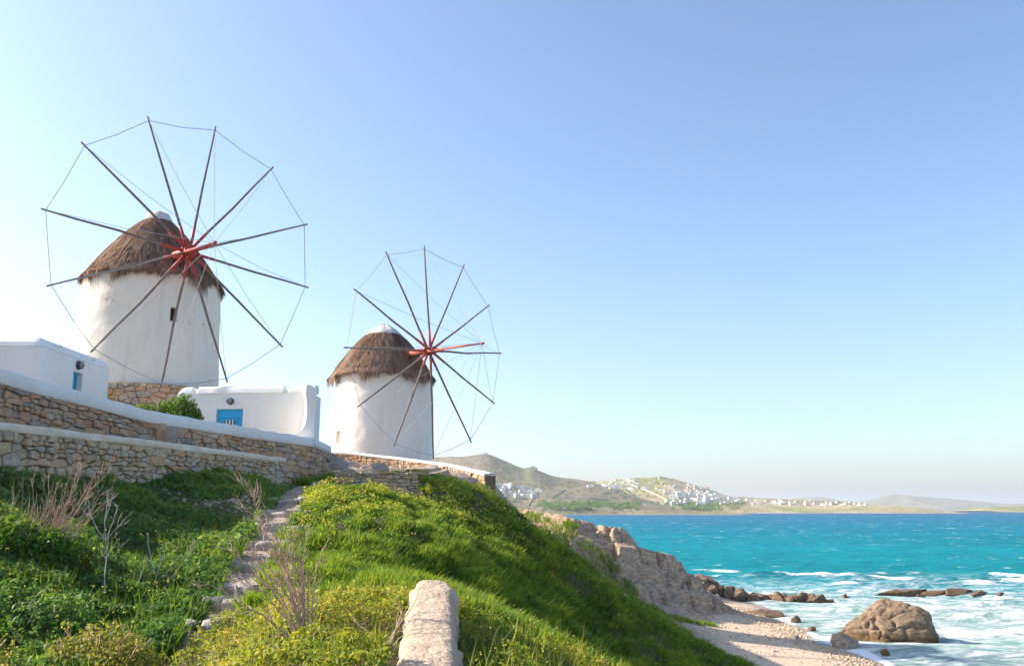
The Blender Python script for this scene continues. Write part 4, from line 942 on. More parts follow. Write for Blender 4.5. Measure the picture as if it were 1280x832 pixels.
# the big cracked rock standing in the surf: three fused lobes shaped as one mesh
def big_rock():
    bm = bmesh.new(); bmesh.ops.create_icosphere(bm, subdivisions=6, radius=1); v = np.array([q.co[:] for q in bm.verts]); F = np.array([[q.index for q in f.verts] for f in bm.faces]); bm.free()
    rng = np.random.default_rng(5); d = v.copy(); r = np.zeros(len(v))
    for c, s in (((-.75, 0, -.2), (2.6, 1.8, 1.45)), ((.75, .1, .0), (1.75, 1.8, 2.6)), ((1.55, .2, -.1), (1.65, 1.6, 1.95)), ((.0, .1, 0), (1.5, 1.5, 2.05)), ((-2.1, -.1, -.2), (1.3, 1.2, .85))):
        c = np.array(c); s = np.array(s); A = ((d/s)**2).sum(1); B = -2*((d*c)/s**2).sum(1); C = ((c/s)**2).sum()-1
        disc = np.clip(B*B-4*A*C, 0, None); r = np.maximum(r, (-B+np.sqrt(disc))/(2*A)*(B*B-4*A*C > 0))
    v = d*r[:, None]; v = v*(1+.10*fbm(v[:, 0]*.7, v[:, 1]*.7, v[:, 2]*.7, 3, 4))[:, None]
    for _ in range(26):
        n = rng.normal(size=3); n[2] = abs(n[2])*.8; n /= np.linalg.norm(n); c = np.percentile(v@n, rng.uniform(90, 98.5)); v = v-np.outer(np.clip(v@n-c, 0, None)*.8, n)
    q = v+.6*np.stack([fbm(v[:, 0]*.9, v[:, 1]*.9, v[:, 2]*.9, s, 4) for s in (1, 2, 3)], 1)
    pts = v[rng.choice(len(v), 80, replace=False)]*1.0
    dd = np.stack([np.linalg.norm((q-p)*np.array([.62, .9, 1.25]), axis=1) for p in pts], 1); dd.sort(axis=1); e = dd[:, 1]-dd[:, 0]
    nrm = v/np.linalg.norm(v, axis=1)[:, None]
    v = v-nrm*(.27*np.exp(-(e/.05)**2)*(.6+.4*fbm(v[:, 0], v[:, 1], v[:, 2], 9, 2)))[:, None]+nrm*(.025*sstep(0, .4, e))[:, None]+nrm*(.10*fbm(v[:, 0]*1.6, v[:, 1]*1.6, v[:, 2]*2.2, 16, 4))[:, None]
    v = v+nrm*(.05*fbm(v[:, 0]*5, v[:, 1]*5, v[:, 2]*5, 6, 4))[:, None]
    v[:, 0] = (v[:, 0]-(v[:, 0].min()+v[:, 0].max())/2)*6.7/np.ptp(v[:, 0]); v[:, 2] *= 2.4/v[:, 2].max(); v[:, 1] *= 4.0/np.ptp(v[:, 1])
    o = link('sea_rock', npmesh('sea_rock', v, F, None, False), M['big_rock'], None, (24.1, 58.6, .0)); tag(o, 'big brown cracked rock standing in the white surf', 'rock')
big_rock()
rock('sea_rock', 19.75, 54.6, .15, (1.0, .95, .95), 3, M['tan_rock'], 'knee-high cracked tan boulder on the shingle beside the big cracked rock', rz=.4, sub=4, cracks=.12, cuts=12)
SR = M['shore_rock']
rock('sea_rock', 19.4, 69.3, 0.0, (1.75, 1.1, .78), 14, SR, 'low flat brown rock lying where the beach meets the cove', rz=-.2, sub=4)
rock('sea_rock', 20.6, 66.6, .0, (.62, .5, .62), 15, SR, 'small pointed brown rock in the shallow cove foam', rz=.5)
rock('beach_stone', 17.6, 57.6, .12, (.52, .42, .42), 16, M['tan_rock'], 'lone tan stone on the sunlit sand', rz=.2)
rock('sea_rock', 20.9, 51.7, .0, (.5, .4, .36), 17, SR, 'small dark wet stone at the foot of the shingle', rz=.8)
rock('sea_rock', 22.4, 52.4, -.06, (.45, .35, .22), 18, SR, 'flat dark wet stone awash in the near surf', rz=.1)
rock('sea_rock', 20.3, 62.4, .0, (.5, .42, .28), 19, SR, 'little brown stone on the wet sand edge')
# dark reef
for i, (x, y, sx, sy, sz) in enumerate(((36.9,88.0,1.5,.9,.55),(38.8,88.2,1.7,1.0,.78),(40.8,87.8,1.6,.9,.62),(42.6,87.4,1.8,1.0,.72),(44.4,86.9,1.5,.8,.5),(46.2,86.6,1.0,.6,.26),(37.9,84.6,.8,.5,.3),(30.7,84.4,.55,.4,.42))):
    rock('reef_rock', x, y, .05, (sx*1.55, sy, sz*1.0), 40+i, SR, 'low dark reef rock awash beyond the big cracked rock' if i < 7 else 'single small rock off the end of the dark boulder spit', 'reef rocks' if i < 7 else None, rz=.15*i)
# boulder spit
rng = np.random.default_rng(71); k = 0
for t in np.linspace(0, 1, 150):
    x = np.interp(t, [0, .35, .7, 1], [15.5, 18.6, 23.0, 28.0])+rng.normal(0, .35); y = np.interp(t, [0, .35, .7, 1], [79.0, 82.0, 82.6, 81.6])+rng.normal(0, 1.5*(1-t)+.35)
    s = np.interp(t, [0, .4, 1], [.95, 1.05, .90])*rng.uniform(.4, 1.25)
    z = max(surface_z(x, y), -.25)+.12*s
    rock('boulder', x, y, z, (s*rng.uniform(1, 1.5), s, s*rng.uniform(.65, .95)), 100+k, SR, 'dark brown boulder of the rocky spit beyond the beach', 'boulders of the rocky spit', rz=rng.uniform(0, 3)); k += 1
# outcrops by the smaller mill
for i, (x, y, sx, sy, sz, m, lb) in enumerate(((-10.2,46.9,2.6,1.8,1.15,'grey_rock','grey rock outcrop beside the end of the upper wall'),(-10.9,43.6,1.5,1.3,1.1,'grey_rock','dark grey rock leaning on the courtyard wall corner'),
    (-5.2,45.0,1.70,0.90,0.29,'pink_rock','low pinkish rock ledge under the terrace wall'),(-3.6,43.4,1.40,0.80,0.25,'pink_rock','pinkish flat rock right of the pink ledge'),(-6.9,45.6,1.30,0.80,0.29,'pink_rock','small pinkish rock left of the pink ledge'),(-2.2,42.0,1.00,0.70,0.21,'pink_rock','pale rock at the right end of the terrace wall'))):
    rock('outcrop', x, y, float(HF(x, y))+.1, (sx, sy, sz*1.5), 300+i, M[m], lb, rz=.3*i)
rock('field_stone', -3.05, 6.75, 6.72, (.22, .17, .12), 331, M['stone_pale'], 'pale stone half buried among the dry bushes', rz=.4)
# shingle and stones too many to count
def scatter_stones(name, label, pts, sizes, mat, seed):
    rng = np.random.default_rng(seed); base = np.array([(1,0,0),(-1,0,0),(0,1,0),(0,-1,0),(0,0,1),(0,0,-1)], float); f8 = np.array([(0,2,4),(2,1,4),(1,3,4),(3,0,4),(2,0,5),(1,2,5),(3,1,5),(0,3,5)])
    n = len(pts); V = base[None]*(rng.uniform(.6, 1.2, (n, 6, 1)))*sizes[:, None, None]*np.array([1, .8, .6]); a = rng.uniform(0, 6.28, n); c, s = np.cos(a), np.sin(a)
    X = V[..., 0]*c[:, None]-V[..., 1]*s[:, None]; Y = V[..., 0]*s[:, None]+V[..., 1]*c[:, None]
    V = np.stack([X, Y, V[..., 2]], -1)+pts[:, None]; F = (f8[None]+np.arange(n)[:, None, None]*6).reshape(-1, 3)
    o = link(name, npmesh(name, V.reshape(-1, 3), F), mat); tag(o, label, 'stones', None, 'stuff')
n = 5200; yy = rng.uniform(46, 74, n); xx = 18.2+rng.normal(0, 1.1, n)-.02*(yy-60); xx = np.where(rng.random(n) < .25, rng.uniform(11, 19, n), xx); zz = HF(xx, yy); ok = (zz > .0)
scatter_stones('shingle', 'loose shingle and pebbles strewn along the edge of the beach', np.stack([xx, yy, zz], 1)[ok], np.abs(rng.normal(0, .06, ok.sum()))+.03, M['stone_pale_mass'], 1)
n = 1500; yy = rng.uniform(7, 34, n); xx = path_x(yy)+rng.normal(0, .45, n); scatter_stones('path_gravel', 'loose grey gravel on the stepped path', np.stack([xx, yy, HF(xx, yy)], 1), np.abs(rng.normal(0, .02, n))+.012, M['stone_pale_mass'], 2)
n = 900; yy = rng.uniform(17, 28, n); xx = line_x(W1, yy)+rng.uniform(.3, 2.6, n); scatter_stones('rubble', 'loose pale rubble below the lower stone wall', np.stack([xx, yy, HF(xx, yy)], 1), np.abs(rng.normal(0, .045, n))+.02, M['stone_pale_mass'], 3)

# ================================================================== VEGETATION
def sample_y(n, y0, y1, p=1.7):
    u = RNG.random(n); a = 1-p; return (y0**a+(y1**a-y0**a)*u)**(1/a)
def normals(x, y, e=.15):
    zx = (HF(x+e, y)-HF(x-e, y))/(2*e); zy = (HF(x, y+e)-HF(x, y-e))/(2*e); n = np.stack([-zx, -zy, np.ones_like(zx)], -1); return n/np.linalg.norm(n, axis=1)[:, None]
def blades_mesh(name, P, D, L, W, bend, tint):
    """P base, D growth direction, L length, W half width, bend (n,3) tip offset"""
    n = len(P); side = np.cross(D, RNG.normal(size=(n, 3))); side /= np.linalg.norm(side, axis=1)[:, None]+1e-9; w = W[:, None]*side
    mid = P+D*(L*.55)[:, None]+bend*.3; tip = P+D*L[:, None]+bend
    V = np.stack([P-w*.8, P+w*.8, mid-w, mid+w, tip], 1).reshape(-1, 3); b = np.arange(n)[:, None]*5
    return npmesh(name, V, [b+np.array([0, 1, 3, 2]), b+np.array([2, 3, 4])], {'tint': np.repeat(tint, 5)})
def leaves_mesh(name, P, N, S, tint, aspect=.55, fold=.25):
    n = len(P); N = N/(np.linalg.norm(N, axis=1)[:, None]+1e-9); a = np.cross(N, RNG.normal(size=(n, 3))); a /= np.linalg.norm(a, axis=1)[:, None]+1e-9; b = np.cross(N, a)
    s = S[:, None]; V = np.stack([P-a*s*.5, P+b*s*aspect*.5+N*s*fold*.5, P+a*s*.5, P-b*s*aspect*.5+N*s*fold*.5], 1).reshape(-1, 3); i = np.arange(n)[:, None]*4
    return npmesh(name, V, [i+np.array([0, 1, 2]), i+np.array([0, 2, 3])], {'tint': np.repeat(tint, 4)})
def near_fgwall(x, y): return (np.abs(x-np.interp(y, [p[1] for p in fgp], [p[0] for p in fgp])) < .27) & (y < 9.35)
STEP_Y = np.array([12.6,14.6,16.4,18.3,20.2,22.0,23.9,26.0])

# grass on the mound and the seaward slope
n = 330000; y = sample_y(n, 10.2, 43, 1.55); xl = path_x(y)+.16; xr = np.interp(y, [10, 14, 20, 26, 34, 43], [2.2, 3.6, 6.2, 8.6, 9.0, 7.0]); x = xl+(xr-xl)*RNG.random(n)
lump = fbm(x*.75, y*.6, 0, 5, 4); fine = fbm(x*2.3, y*1.6, 0, 91, 3)
edge_n = .35*fbm(x*1.3, y*1.3, 0, 92, 3)
ok = (x > xl+.15+edge_n) & (RNG.random(n) < np.clip(.55+fine*1.4+.4*lump, .16, 1)) & ~((y > 30.5) & (y < 32.2) & (x < -3.1)) & ~((y > 28.2) & (x < -4.4+.5*edge_n) & (RNG.random(n) < .8)) & (y < 41+2*edge_n-np.clip(-3-x, 0, 3)*1.5)
ok &= y > 10.9+.6*fbm(x*.8, 0, 0, 93, 3)
x, y, lump, fine = x[ok], y[ok], lump[ok], fine[ok]; z = HF(x, y); ok = z > 1.0; x, y, z, lump, fine = x[ok], y[ok], z[ok], lump[ok], fine[ok]; n = len(x)
N = normals(x, y); D = N*.45+np.array([.10, -.05, .95])+RNG.normal(0, .24, (n, 3)); D /= np.linalg.norm(D, axis=1)[:, None]
far = np.clip((y-10)/25, 0, 1); crown = sstep(6.9, 8.2, z); L = (.12+.12*RNG.random(n)+.30*np.clip(fine+.15, 0, 1)+.05*far)*(1-.45*crown); W = .006+.010*far+.004*RNG.random(n)
bend = np.stack([.5*L*RNG.normal(.25, .4, n), L*RNG.normal(-.2, .4, n), -.25*L*RNG.random(n)], 1)
tint = np.clip(.36+.36*fine+.24*lump+RNG.normal(0, .16, n)+.27*sstep(7.0, 8.6, z), 0, 1)  # grass yellowed towards the crest: flowering growth plus sunlight put into the tint
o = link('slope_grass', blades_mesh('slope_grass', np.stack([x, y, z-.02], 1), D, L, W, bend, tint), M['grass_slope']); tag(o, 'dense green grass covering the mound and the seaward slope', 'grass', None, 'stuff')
nt_ = 900; ty = sample_y(nt_, 11.5, 40, 1.3); tx = path_x(ty)+.6+RNG.random(nt_)*np.interp(ty, [11, 20, 40], [4.5, 8.5, 11]); okt = (HF(tx, ty) > 1.4) & ~((ty > 28) & (tx < -3.2)); tx, ty = tx[okt], ty[okt]; kk = 64; nt_ = len(tx)
ta = RNG.uniform(0, 6.28, (nt_, kk)); tr_ = RNG.random((nt_, kk))**.6*RNG.uniform(.10, .26, (nt_, 1)); bx_ = (tx[:, None]+tr_*np.cos(ta)).ravel(); by_ = (ty[:, None]+tr_*np.sin(ta)).ravel(); m = nt_*kk
D_ = np.stack([np.cos(ta).ravel()*.55, np.sin(ta).ravel()*.55, np.ones(m)], 1)+RNG.normal(0, .18, (m, 3)); D_ /= np.linalg.norm(D_, axis=1)[:, None]; Lt = np.repeat(RNG.uniform(.22, .46, nt_), kk)*RNG.uniform(.6, 1.1, m); ft = np.clip((by_-10)/25, 0, 1)
o = link('grass_tussocks', blades_mesh('grass_tussocks', np.stack([bx_, by_, HF(bx_, by_)-.02], 1), D_, Lt, .006+.011*ft, np.stack([D_[:, 0]*Lt*.5, D_[:, 1]*Lt*.5, -.35*Lt], 1), np.clip(np.repeat(RNG.normal(.42, .26, nt_), kk)+RNG.normal(0, .10, m), 0, 1)), M['grass_slope']); tag(o, 'taller uneven grass tussocks standing out of the mound and slope', 'grass', None, 'stuff')
# a leafy understorey on the same slope
sel = RNG.random(n) < .30+.45*crown; m = sel.sum()
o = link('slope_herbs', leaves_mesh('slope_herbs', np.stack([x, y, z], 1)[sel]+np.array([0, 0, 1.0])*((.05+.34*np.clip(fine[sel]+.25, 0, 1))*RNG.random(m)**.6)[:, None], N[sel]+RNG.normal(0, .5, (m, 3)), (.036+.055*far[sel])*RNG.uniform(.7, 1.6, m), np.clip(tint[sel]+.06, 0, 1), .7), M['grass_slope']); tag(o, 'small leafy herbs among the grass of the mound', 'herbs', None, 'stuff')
# yellow flowers, mostly on the sunny crest
def flowers(name, label, x, y, zoff, s):
    n = len(x); P = np.stack([x, y, HF(x, y)+zoff], 1); P = np.repeat(P, 3, 0)+RNG.normal(0, .25, (3*n, 3))*np.repeat(s, 3)[:, None]
    o = link(name, leaves_mesh(name, P, RNG.normal(0, .6, (3*n, 3))+np.array([0, -.2, 1]), np.repeat(s, 3), RNG.random(3*n), .8, .4), M['flower']); tag(o, label, 'flowers', None, 'stuff')
n = 14000; yf = sample_y(n, 11, 42, 1.2); xf = path_x(yf)+.6+RNG.random(n)**1.3*np.interp(yf, [11, 40], [6, 10]); zf_ = HF(xf, yf)
pf = np.clip(.06+.85*sstep(6.9, 8.4, zf_)+.5*sstep(26, 33, yf), 0, 1)*np.clip(.5+1.6*fbm(xf*.9, yf*.7, 0, 95, 3), .04, 1)*(zf_ > 3)
ok = (RNG.random(n) < pf) & (xf < np.interp(yf, [10, 14, 20, 26, 34, 43], [2.2, 3.6, 6.2, 8.6, 9.0, 7.0])) & ~((yf > 29.5) & (xf < -3.1)); flowers('yellow_flowers', 'small yellow flowers dotting the crest of the mound', xf[ok], yf[ok], .24+.10*RNG.random(ok.sum()), (.018+.022*np.clip((yf[ok]-10)/25, 0, 1))*RNG.uniform(.7, 1.3, ok.sum()))

# foreground herbs on both sides of the low wall
n = 190000; y = sample_y(n, 3.2, 11.4, 1.5); xl = path_x(y)+.24-.16*sstep(13, 11, y); x = xl+(3.2-xl)*RNG.random(n)
fine = fbm(x*2.6, y*2.6, 0, 101, 4); big = fbm(x*.9, y*.9, 0, 104, 3)
ok = (x > xl+.12*fbm(x*3, y*3, 0, 7)) & ~near_fgwall(x, y) & (RNG.random(n) < np.clip(.75+fine, .2, 1)); x, y, fine, big = x[ok], y[ok], fine[ok], big[ok]; n = len(x)
z = HF(x, y); N = normals(x, y); hcan = np.clip(.12+.20*fine+.08*big, .02, .45); P = np.stack([x, y, z+hcan*(.35+.65*RNG.random(n)**.5)], 1)
S = RNG.uniform(.024, .052, n)*(1+.7*(RNG.random(n) < .08)); tint = np.clip(.47+.34*fine+.32*big+RNG.normal(0, .15, n), 0, 1)
o = link('herb_cover', leaves_mesh('herb_cover', P, N+RNG.normal(0, .7, (n, 3)), S, tint), M['herbs']); tag(o, 'low yellow-green herbs around the pale garden wall', 'herbs', None, 'stuff')
sel = RNG.random(n) < .06; m = sel.sum(); D = RNG.normal(0, .28, (m, 3))+np.array([.05, 0, 1]); D /= np.linalg.norm(D, axis=1)[:, None]
right = x[sel] > -.4; L = RNG.uniform(.08, .20, m)*(1+.9*right*RNG.random(m))
o = link('herb_stalks', blades_mesh('herb_stalks', np.stack([x, y, z], 1)[sel], D, L+hcan[sel]*.6, RNG.uniform(.002, .005, m), RNG.normal(0, .05, (m, 3)), np.clip(tint[sel]+RNG.normal(.05, .15, m), 0, 1)), M['herbs']); tag(o, 'thin upright stalks and grass among the foreground herbs', 'grass', None, 'stuff')
n = 700; yf = sample_y(n, 4, 11, 1.2); xf = path_x(yf)+.5+RNG.random(n)*5; ok = ~near_fgwall(xf, yf) & (xf < 2.2) & (fbm(xf*1.5, yf*1.5, 0, 111, 3) > -.1); flowers('yellow_flowers', 'yellow flower heads among the foreground herbs', xf[ok], yf[ok], .16+.12*RNG.random(ok.sum()), .017*RNG.uniform(.7, 1.3, ok.sum()))

# left bank between path and lower wall
n = 300000; y = sample_y(n, 4.5, 30, 1.6); xr = path_x(y)-.04-.26*sstep(11, 15, y); xl = line_x(W1, y)+.12; xl = np.where(y < 12, np.maximum(xl, -8.5), xl); x = xl+(xr-xl)*RNG.random(n)
fine = fbm(x*1.9, y*1.9, 0, 121, 4); big = fbm(x*.7, y*.7, 0, 124, 3)
bare = sstep(-.12, .10, fbm(x*1.1, y*.7, 0, 127, 3))*sstep(16.5, 19, y)*sstep(2.6, 1.4, xr-x)
ok = (x < xr-.05+.15*fbm(x*3, y*3, 0, 8)) & (RNG.random(n) < np.clip(.75+.9*fine, .18, 1)*(1-.85*bare)*(1-.75*sstep(.25, .4, fbm(x*.6, y*.5, 0, 129, 3))*sstep(19, 22, y))); x, y, fine, big = x[ok], y[ok], fine[ok], big[ok]; n = len(x)
z = HF(x, y); N = normals(x, y); hcan = np.clip(.20+.38*fine+.20*big, .03, .95)*sstep(31, 26, y)*(.6+.4*sstep(24, 16, y))
P = np.stack([x, y, z+hcan*(.25+.75*RNG.random(n)**.5)], 1); far = np.clip((y-5)/20, 0, 1)
S = (RNG.uniform(.034, .075, n)+.045*far*RNG.random(n))*(1+.8*(RNG.random(n) < .12)); tint = np.clip(.40+.30*fine+.28*big+RNG.normal(0, .16, n)+.12*sstep(16, 22, y), 0, 1)
sel = RNG.random(n) < .84; m = sel.sum()
o = link('bank_greenery', leaves_mesh('bank_greenery', P[sel], N[sel]+RNG.normal(0, .6, (m, 3))+np.array([.2, -.3, .3]), S[sel], tint[sel], .75), M['bank_leaf']); tag(o, 'broad-leaved green weeds covering the shaded bank below the lower wall', 'weeds', None, 'stuff')
sel = ~sel; m = sel.sum(); D = RNG.normal(0, .3, (m, 3))+np.array([.15, -.1, 1]); D /= np.linalg.norm(D, axis=1)[:, None]
o = link('bank_grass', blades_mesh('bank_grass', np.stack([x, y, z], 1)[sel], D, hcan[sel]*.8+RNG.uniform(.06, .16, m), .004+.008*far[sel], RNG.normal(0, .06, (m, 3)), tint[sel]), M['grass_slope']); tag(o, 'tufts of grass growing through the weeds on the shaded bank', 'grass', None, 'stuff')
n = 1100; yf = sample_y(n, 7, 28, 1.1); xf = path_x(yf)-.6-RNG.random(n)*3.2; ok = (xf > line_x(W1, yf)+.2) & (fbm(xf*.9, yf*.7, 0, 131, 3) > .05); flowers('yellow_flowers', 'tiny yellow flowers scattered over the shaded bank', xf[ok], yf[ok], .25+.15*RNG.random(ok.sum()), .018*RNG.uniform(.7, 1.4, ok.sum()))
# green tufts along the feet of the walls and on the cliff
def tufts(name, label, centres, cnt, mat, hgt, seed):
    rng = np.random.default_rng(seed); P = []; 
    for (cx_, cy_, r) in centres: a = rng.uniform(0, 6.28, cnt); q = r*np.sqrt(rng.random(cnt)); P.append(np.stack([cx_+q*np.cos(a), cy_+q*np.sin(a)], 1))
    P = np.concatenate(P); z = np.array([surface_z(a, b) for a, b in P]) if len(P) < 6000 else HF(P[:, 0], P[:, 1]); n = len(P); D = rng.normal(0, .35, (n, 3))+np.array([0, 0, 1]); D /= np.linalg.norm(D, axis=1)[:, None]
    o = link(name, blades_mesh(name, np.column_stack([P, z-.03]), D, rng.uniform(.5, 1.1, n)*hgt, .012+.012*rng.random(n), rng.normal(0, .08, (n, 3)), rng.uniform(.2, .9, n)), mat); tag(o, label, 'grass', None, 'stuff')
tufts('grass_tufts', 'green grass at the foot of the courtyard wall corner', [(-6.9, 33.2, .8), (-6.3, 34.6, 1.0), (-7.2, 35.6, .7), (-7.0, 37.4, 1.1), (-5.9, 30.4, .45), (-7.0, 29.8, .25), (-8.0, 40.2, 1.2), (-2.4, 41.0, 1.2), (-3.6, 40.2, 1.3), (-1.0, 42.6, .9)], 420, M['grass_slope'], .30, 4)
tufts('cliff_grass', 'patchy green plants growing on the sea cliff', [(3.0, 61.5, 1.1), (2.0, 63.6, 1.2), (4.2, 64, .6), (5.4, 61.5, .9), (6.0, 59.5, 1.0), (7.2, 58.8, .9), (9.2, 58.6, .8), (10.6, 58.0, .7), (11.4, 58.2, .8), (9.8, 57.0, 1.0), (8.4, 57.4, .9), (1.0, 66, 1.2), (3.8, 62.6, .9), (6.6, 61.2, .7), (12.6, 59.0, .6), (7.8, 60.2, .6)], 360, M['grass_slope'], .26, 5)

def bush(name, loc, lobes, leafmat, label, n, leaf, seed, stalk=0):
    root = empty(name, loc); tag(root, label, 'bush'); rng = np.random.default_rng(seed); P = []; N = []
    for (cx_, cy_, cz_, rx, ry, rz) in lobes:
        k = int(n/len(lobes)); d = rng.normal(size=(k, 3)); d /= np.linalg.norm(d, axis=1)[:, None]; d[:, 2] = np.abs(d[:, 2])-.15
        rr = (rng.random(k)**.35)*(1+.30*fbm(d[:, 0]*2.2+seed, d[:, 1]*2.2, d[:, 2]*2.2, seed, 3)); P.append(np.array([cx_, cy_, cz_])+d*rr[:, None]*np.array([rx, ry, rz])); N.append(d)
    P = np.concatenate(P); N = np.concatenate(N); t = np.clip(.42+.35*fbm(P[:, 0]*4, P[:, 1]*4, P[:, 2]*4, seed+3, 3)+rng.normal(0, .16, len(P)), 0, 1)
    o = link('foliage', leaves_mesh('foliage', P, N+rng.normal(0, .6, P.shape), leaf*rng.uniform(.6, 1.4, len(P)), t, .6), leafmat, root); o['kind'] = 'stuff'
    mb = MB()
    for (cx_, cy_, cz_, rx, ry, rz) in lobes:
        for q in range(5):
            a = rng.uniform(0, 6.28); mb.poly([(cx_*.6, cy_*.6, -.12), (cx_+.3*rx*math.cos(a), cy_+.3*ry*math.sin(a), cz_+rz*.3), (cx_+.7*rx*math.cos(a), cy_+.7*ry*math.sin(a), cz_+rz*.7)], [.02, .014, .006], 5)
    mb.build('stem', M['twig'], root)
    if stalk:
        k = stalk; i = rng.choice(len(P), k); D = rng.normal(0, .3, (k, 3))+np.array([0, 0, 1]); D /= np.linalg.norm(D, axis=1)[:, None]
        link('dry_stalks', blades_mesh('dry_stalks', P[i], D, rng.uniform(.06, .16, k), np.full(k, .004), rng.normal(0, .02, (k, 3)), rng.random(k)), M['straw'], root)['kind'] = 'stuff'
        h = P[i]+D*.12; link('seed_heads', leaves_mesh('seed_heads', np.repeat(h, 3, 0)+rng.normal(0, .012, (3*k, 3)), rng.normal(size=(3*k, 3)), np.full(3*k, .022), rng.uniform(.5, 1, 3*k), .8), M['dry_leaf'], root)['kind'] = 'stuff'
    return root
bush('green_shrub', (-12.1, 31.2, 10.25), [(-.95, 0, .75, .75, .6, .85), (-.2, .1, .8, .7, .6, .9), (.45, -.1, .95, .62, .6, .95), (.1, .2, 1.0, .6, .5, .85), (.75, .1, .6, .45, .4, .85)], M['bush_leaf'], 'rounded bright green shrub behind the whitewashed band', 9000, .085, 3)
bush('dry_bush', (-3.32, 7.5, 6.62), [(0, 0, .12, .42, .40, .42), (.22, -.1, .10, .35, .35, .34), (-.25, .05, .08, .30, .3, .34)], M['dry_leaf'], 'rounded yellow-green bush with dry seed heads beside the path', 6500, .030, 5, 70)
bush('dry_bush', (-3.95, 6.75, 6.62), [(0, 0, .12, .34, .34, .46), (-.3, -.1, .10, .35, .35, .42)], M['dry_leaf'], 'straggly dry tan bush left of the rounded one', 4500, .026, 6, 90)
bush('dry_bush', (-3.42, 6.25, 6.55), [(0, 0, .10, .34, .3, .36), (-.35, .0, .08, .3, .3, .32)], M['dry_leaf'], 'small dry yellow bush in front of the rounded one', 4500, .026, 7, 80)
bush('green_weed', (-4.3, 8.6, 6.75), [(0, 0, .12, .5, .4, .38), (-.5, .2, .2, .5, .4, .42)], M['bank_leaf'], 'dark leafy weed clump behind the dry bushes', 5000, .05, 8)
bush('green_weed', (-6.9, 12.2, 7.25), [(0, 0, .25, .55, .5, .50), (.5, .1, .15, .45, .4, .42), (-.4, .2, .2, .5, .4, .5)], M['bush_leaf'], 'bright leafy weed below the tan bare shrub', 5200, .07, 9)

# bare shrubs: each stem a part, its twigs a sub-part
def bare_shrub(name, loc, stems, mat, label, seed, r0=.011, twig=7, tl=.28, group=None):
    root = empty(name, loc); tag(root, label, 'shrub', group); rng = np.random.default_rng(seed)
    first = None
    for (dx, dy, dz, b, *fk) in stems:
        p = Vector((rng.normal(0, .03), rng.normal(0, .03), -.08)) if not fk else first[fk[0]].copy(); end = Vector((dx, dy, dz)); k = 7; pts = [p]; Ls = (end-p).length
        for i in range(1, k+1):
            t = i/k; q = p.lerp(end, t)+Vector((b*math.sin(t*2.4)*.12, 0, b*.10*math.sin(t*3.1)))+Vector(tuple(rng.normal(0, .022*Ls, 3)))*t; pts.append(q)
        first = pts if first is None else first; rad = [r0*(.62 if fk else 1)*(1-.72*i/k) for i in range(k+1)]; s = MB().poly(pts, rad, 6).build('stem', mat, root)
        tw = MB(); nt = max(2, int(twig*Ls))
        for j in range(nt):
            t = rng.uniform(.25, .97); i = min(int(t*k), k-1); q = pts[i].lerp(pts[i+1], t*k-i); d = (pts[i+1]-pts[i]).normalized()
            o_ = Vector(tuple(rng.normal(size=3))); o_ = (o_-d*o_.dot(d)).normalized(); l = tl*rng.uniform(.35, 1.0)*(1.15-t*.6)
            m1 = q+(d*.75+o_*.75)*l*.5; m2 = m1+(d*.95+o_*.35+Vector((0, 0, .25)))*l*.5; r = r0*.42
            tw.poly([q, m1, m2], [r, r*.8, r*.45], 5)
            if rng.random() < .6: tw.poly([m1, m1+(d*.9-o_*.3+Vector(tuple(rng.normal(0, .3, 3))))*l*.45], [r*.7, r*.4], 4)
        tw.build('twigs', mat, s)['kind'] = 'stuff'
    return root
def fan(n, seed, hx, hy, hz, cx_=0, cy_=0):
    r = np.random.default_rng(seed); return [(cx_+r.uniform(-hx, hx), cy_+r.uniform(-hy, hy), hz*r.uniform(.55, 1.05), r.normal()) for _ in range(n)]
bare_shrub('bare_shrub', (-6.75, 13.0, float(HF(-6.75, 13))), fan(26, 4, .70, .35, 1.45, .28, -.1), M['twig'], 'bare tan many-stemmed shrub in front of the lower wall', 2, .008, 9, .28)
bare_shrub('dead_sapling', (-5.37, 12.0, float(HF(-5.37, 12))), [(-.10, 0, 1.45, .25), (.24, .05, 1.18, .5, 4), (-.30, 0, 1.36, -.4, 4), (.16, -.05, .86, .3, 3), (-.05, .1, 1.42, .2, 5), (.05, .05, 1.3, .3, 4)], M['twig_pale'], 'tall pale dead sapling with forked top on the green bank', 3, .010, 3, .22)
bare_shrub('dead_stick', (-5.2, 12.4, float(HF(-5.2, 12.4))), [(.20, 0, .62, .2)], M['twig_pale'], 'short leaning pale stick between the two dead saplings', 4, .010, 2, .12)
bare_shrub('dead_sapling', (-4.86, 12.9, float(HF(-4.86, 12.9))), [(-.30, 0, .88, -.4), (.34, .05, .80, .4, 1), (-.10, 0, .72, .3, 3), (.12, 0, .6, .2, 2)], M['twig_pale'], 'small pale dead sapling shaped like a Y', 5, .010, 4, .22)
bare_shrub('bare_shrub', (-1.78, 8.0, float(HF(-1.78, 8))), [(-.80, -.1, 1.42, .8), (-.98, .05, .86, 1.0), (-.72, .1, 1.12, .7), (-.55, -.05, 1.28, .4), (-.45, .1, 1.02, .3), (-.30, .0, .95, .5), (-.20, -.1, 1.10, .2), (-.05, .1, .92, -.2), (.12, 0, .78, -.4), (-.65, .2, .70, .8), (-1.05, -.1, .48, .6), (-.38, -.2, .72, .4), (.02, .05, .66, -.3), (-.85, .1, .62, .5), (-.6, -.1, .9, .2), (-.25, .15, .8, .1)], M['twig'], 'leaning bare reddish shrub between the path and the garden wall', 6, .0095, 14, .24)
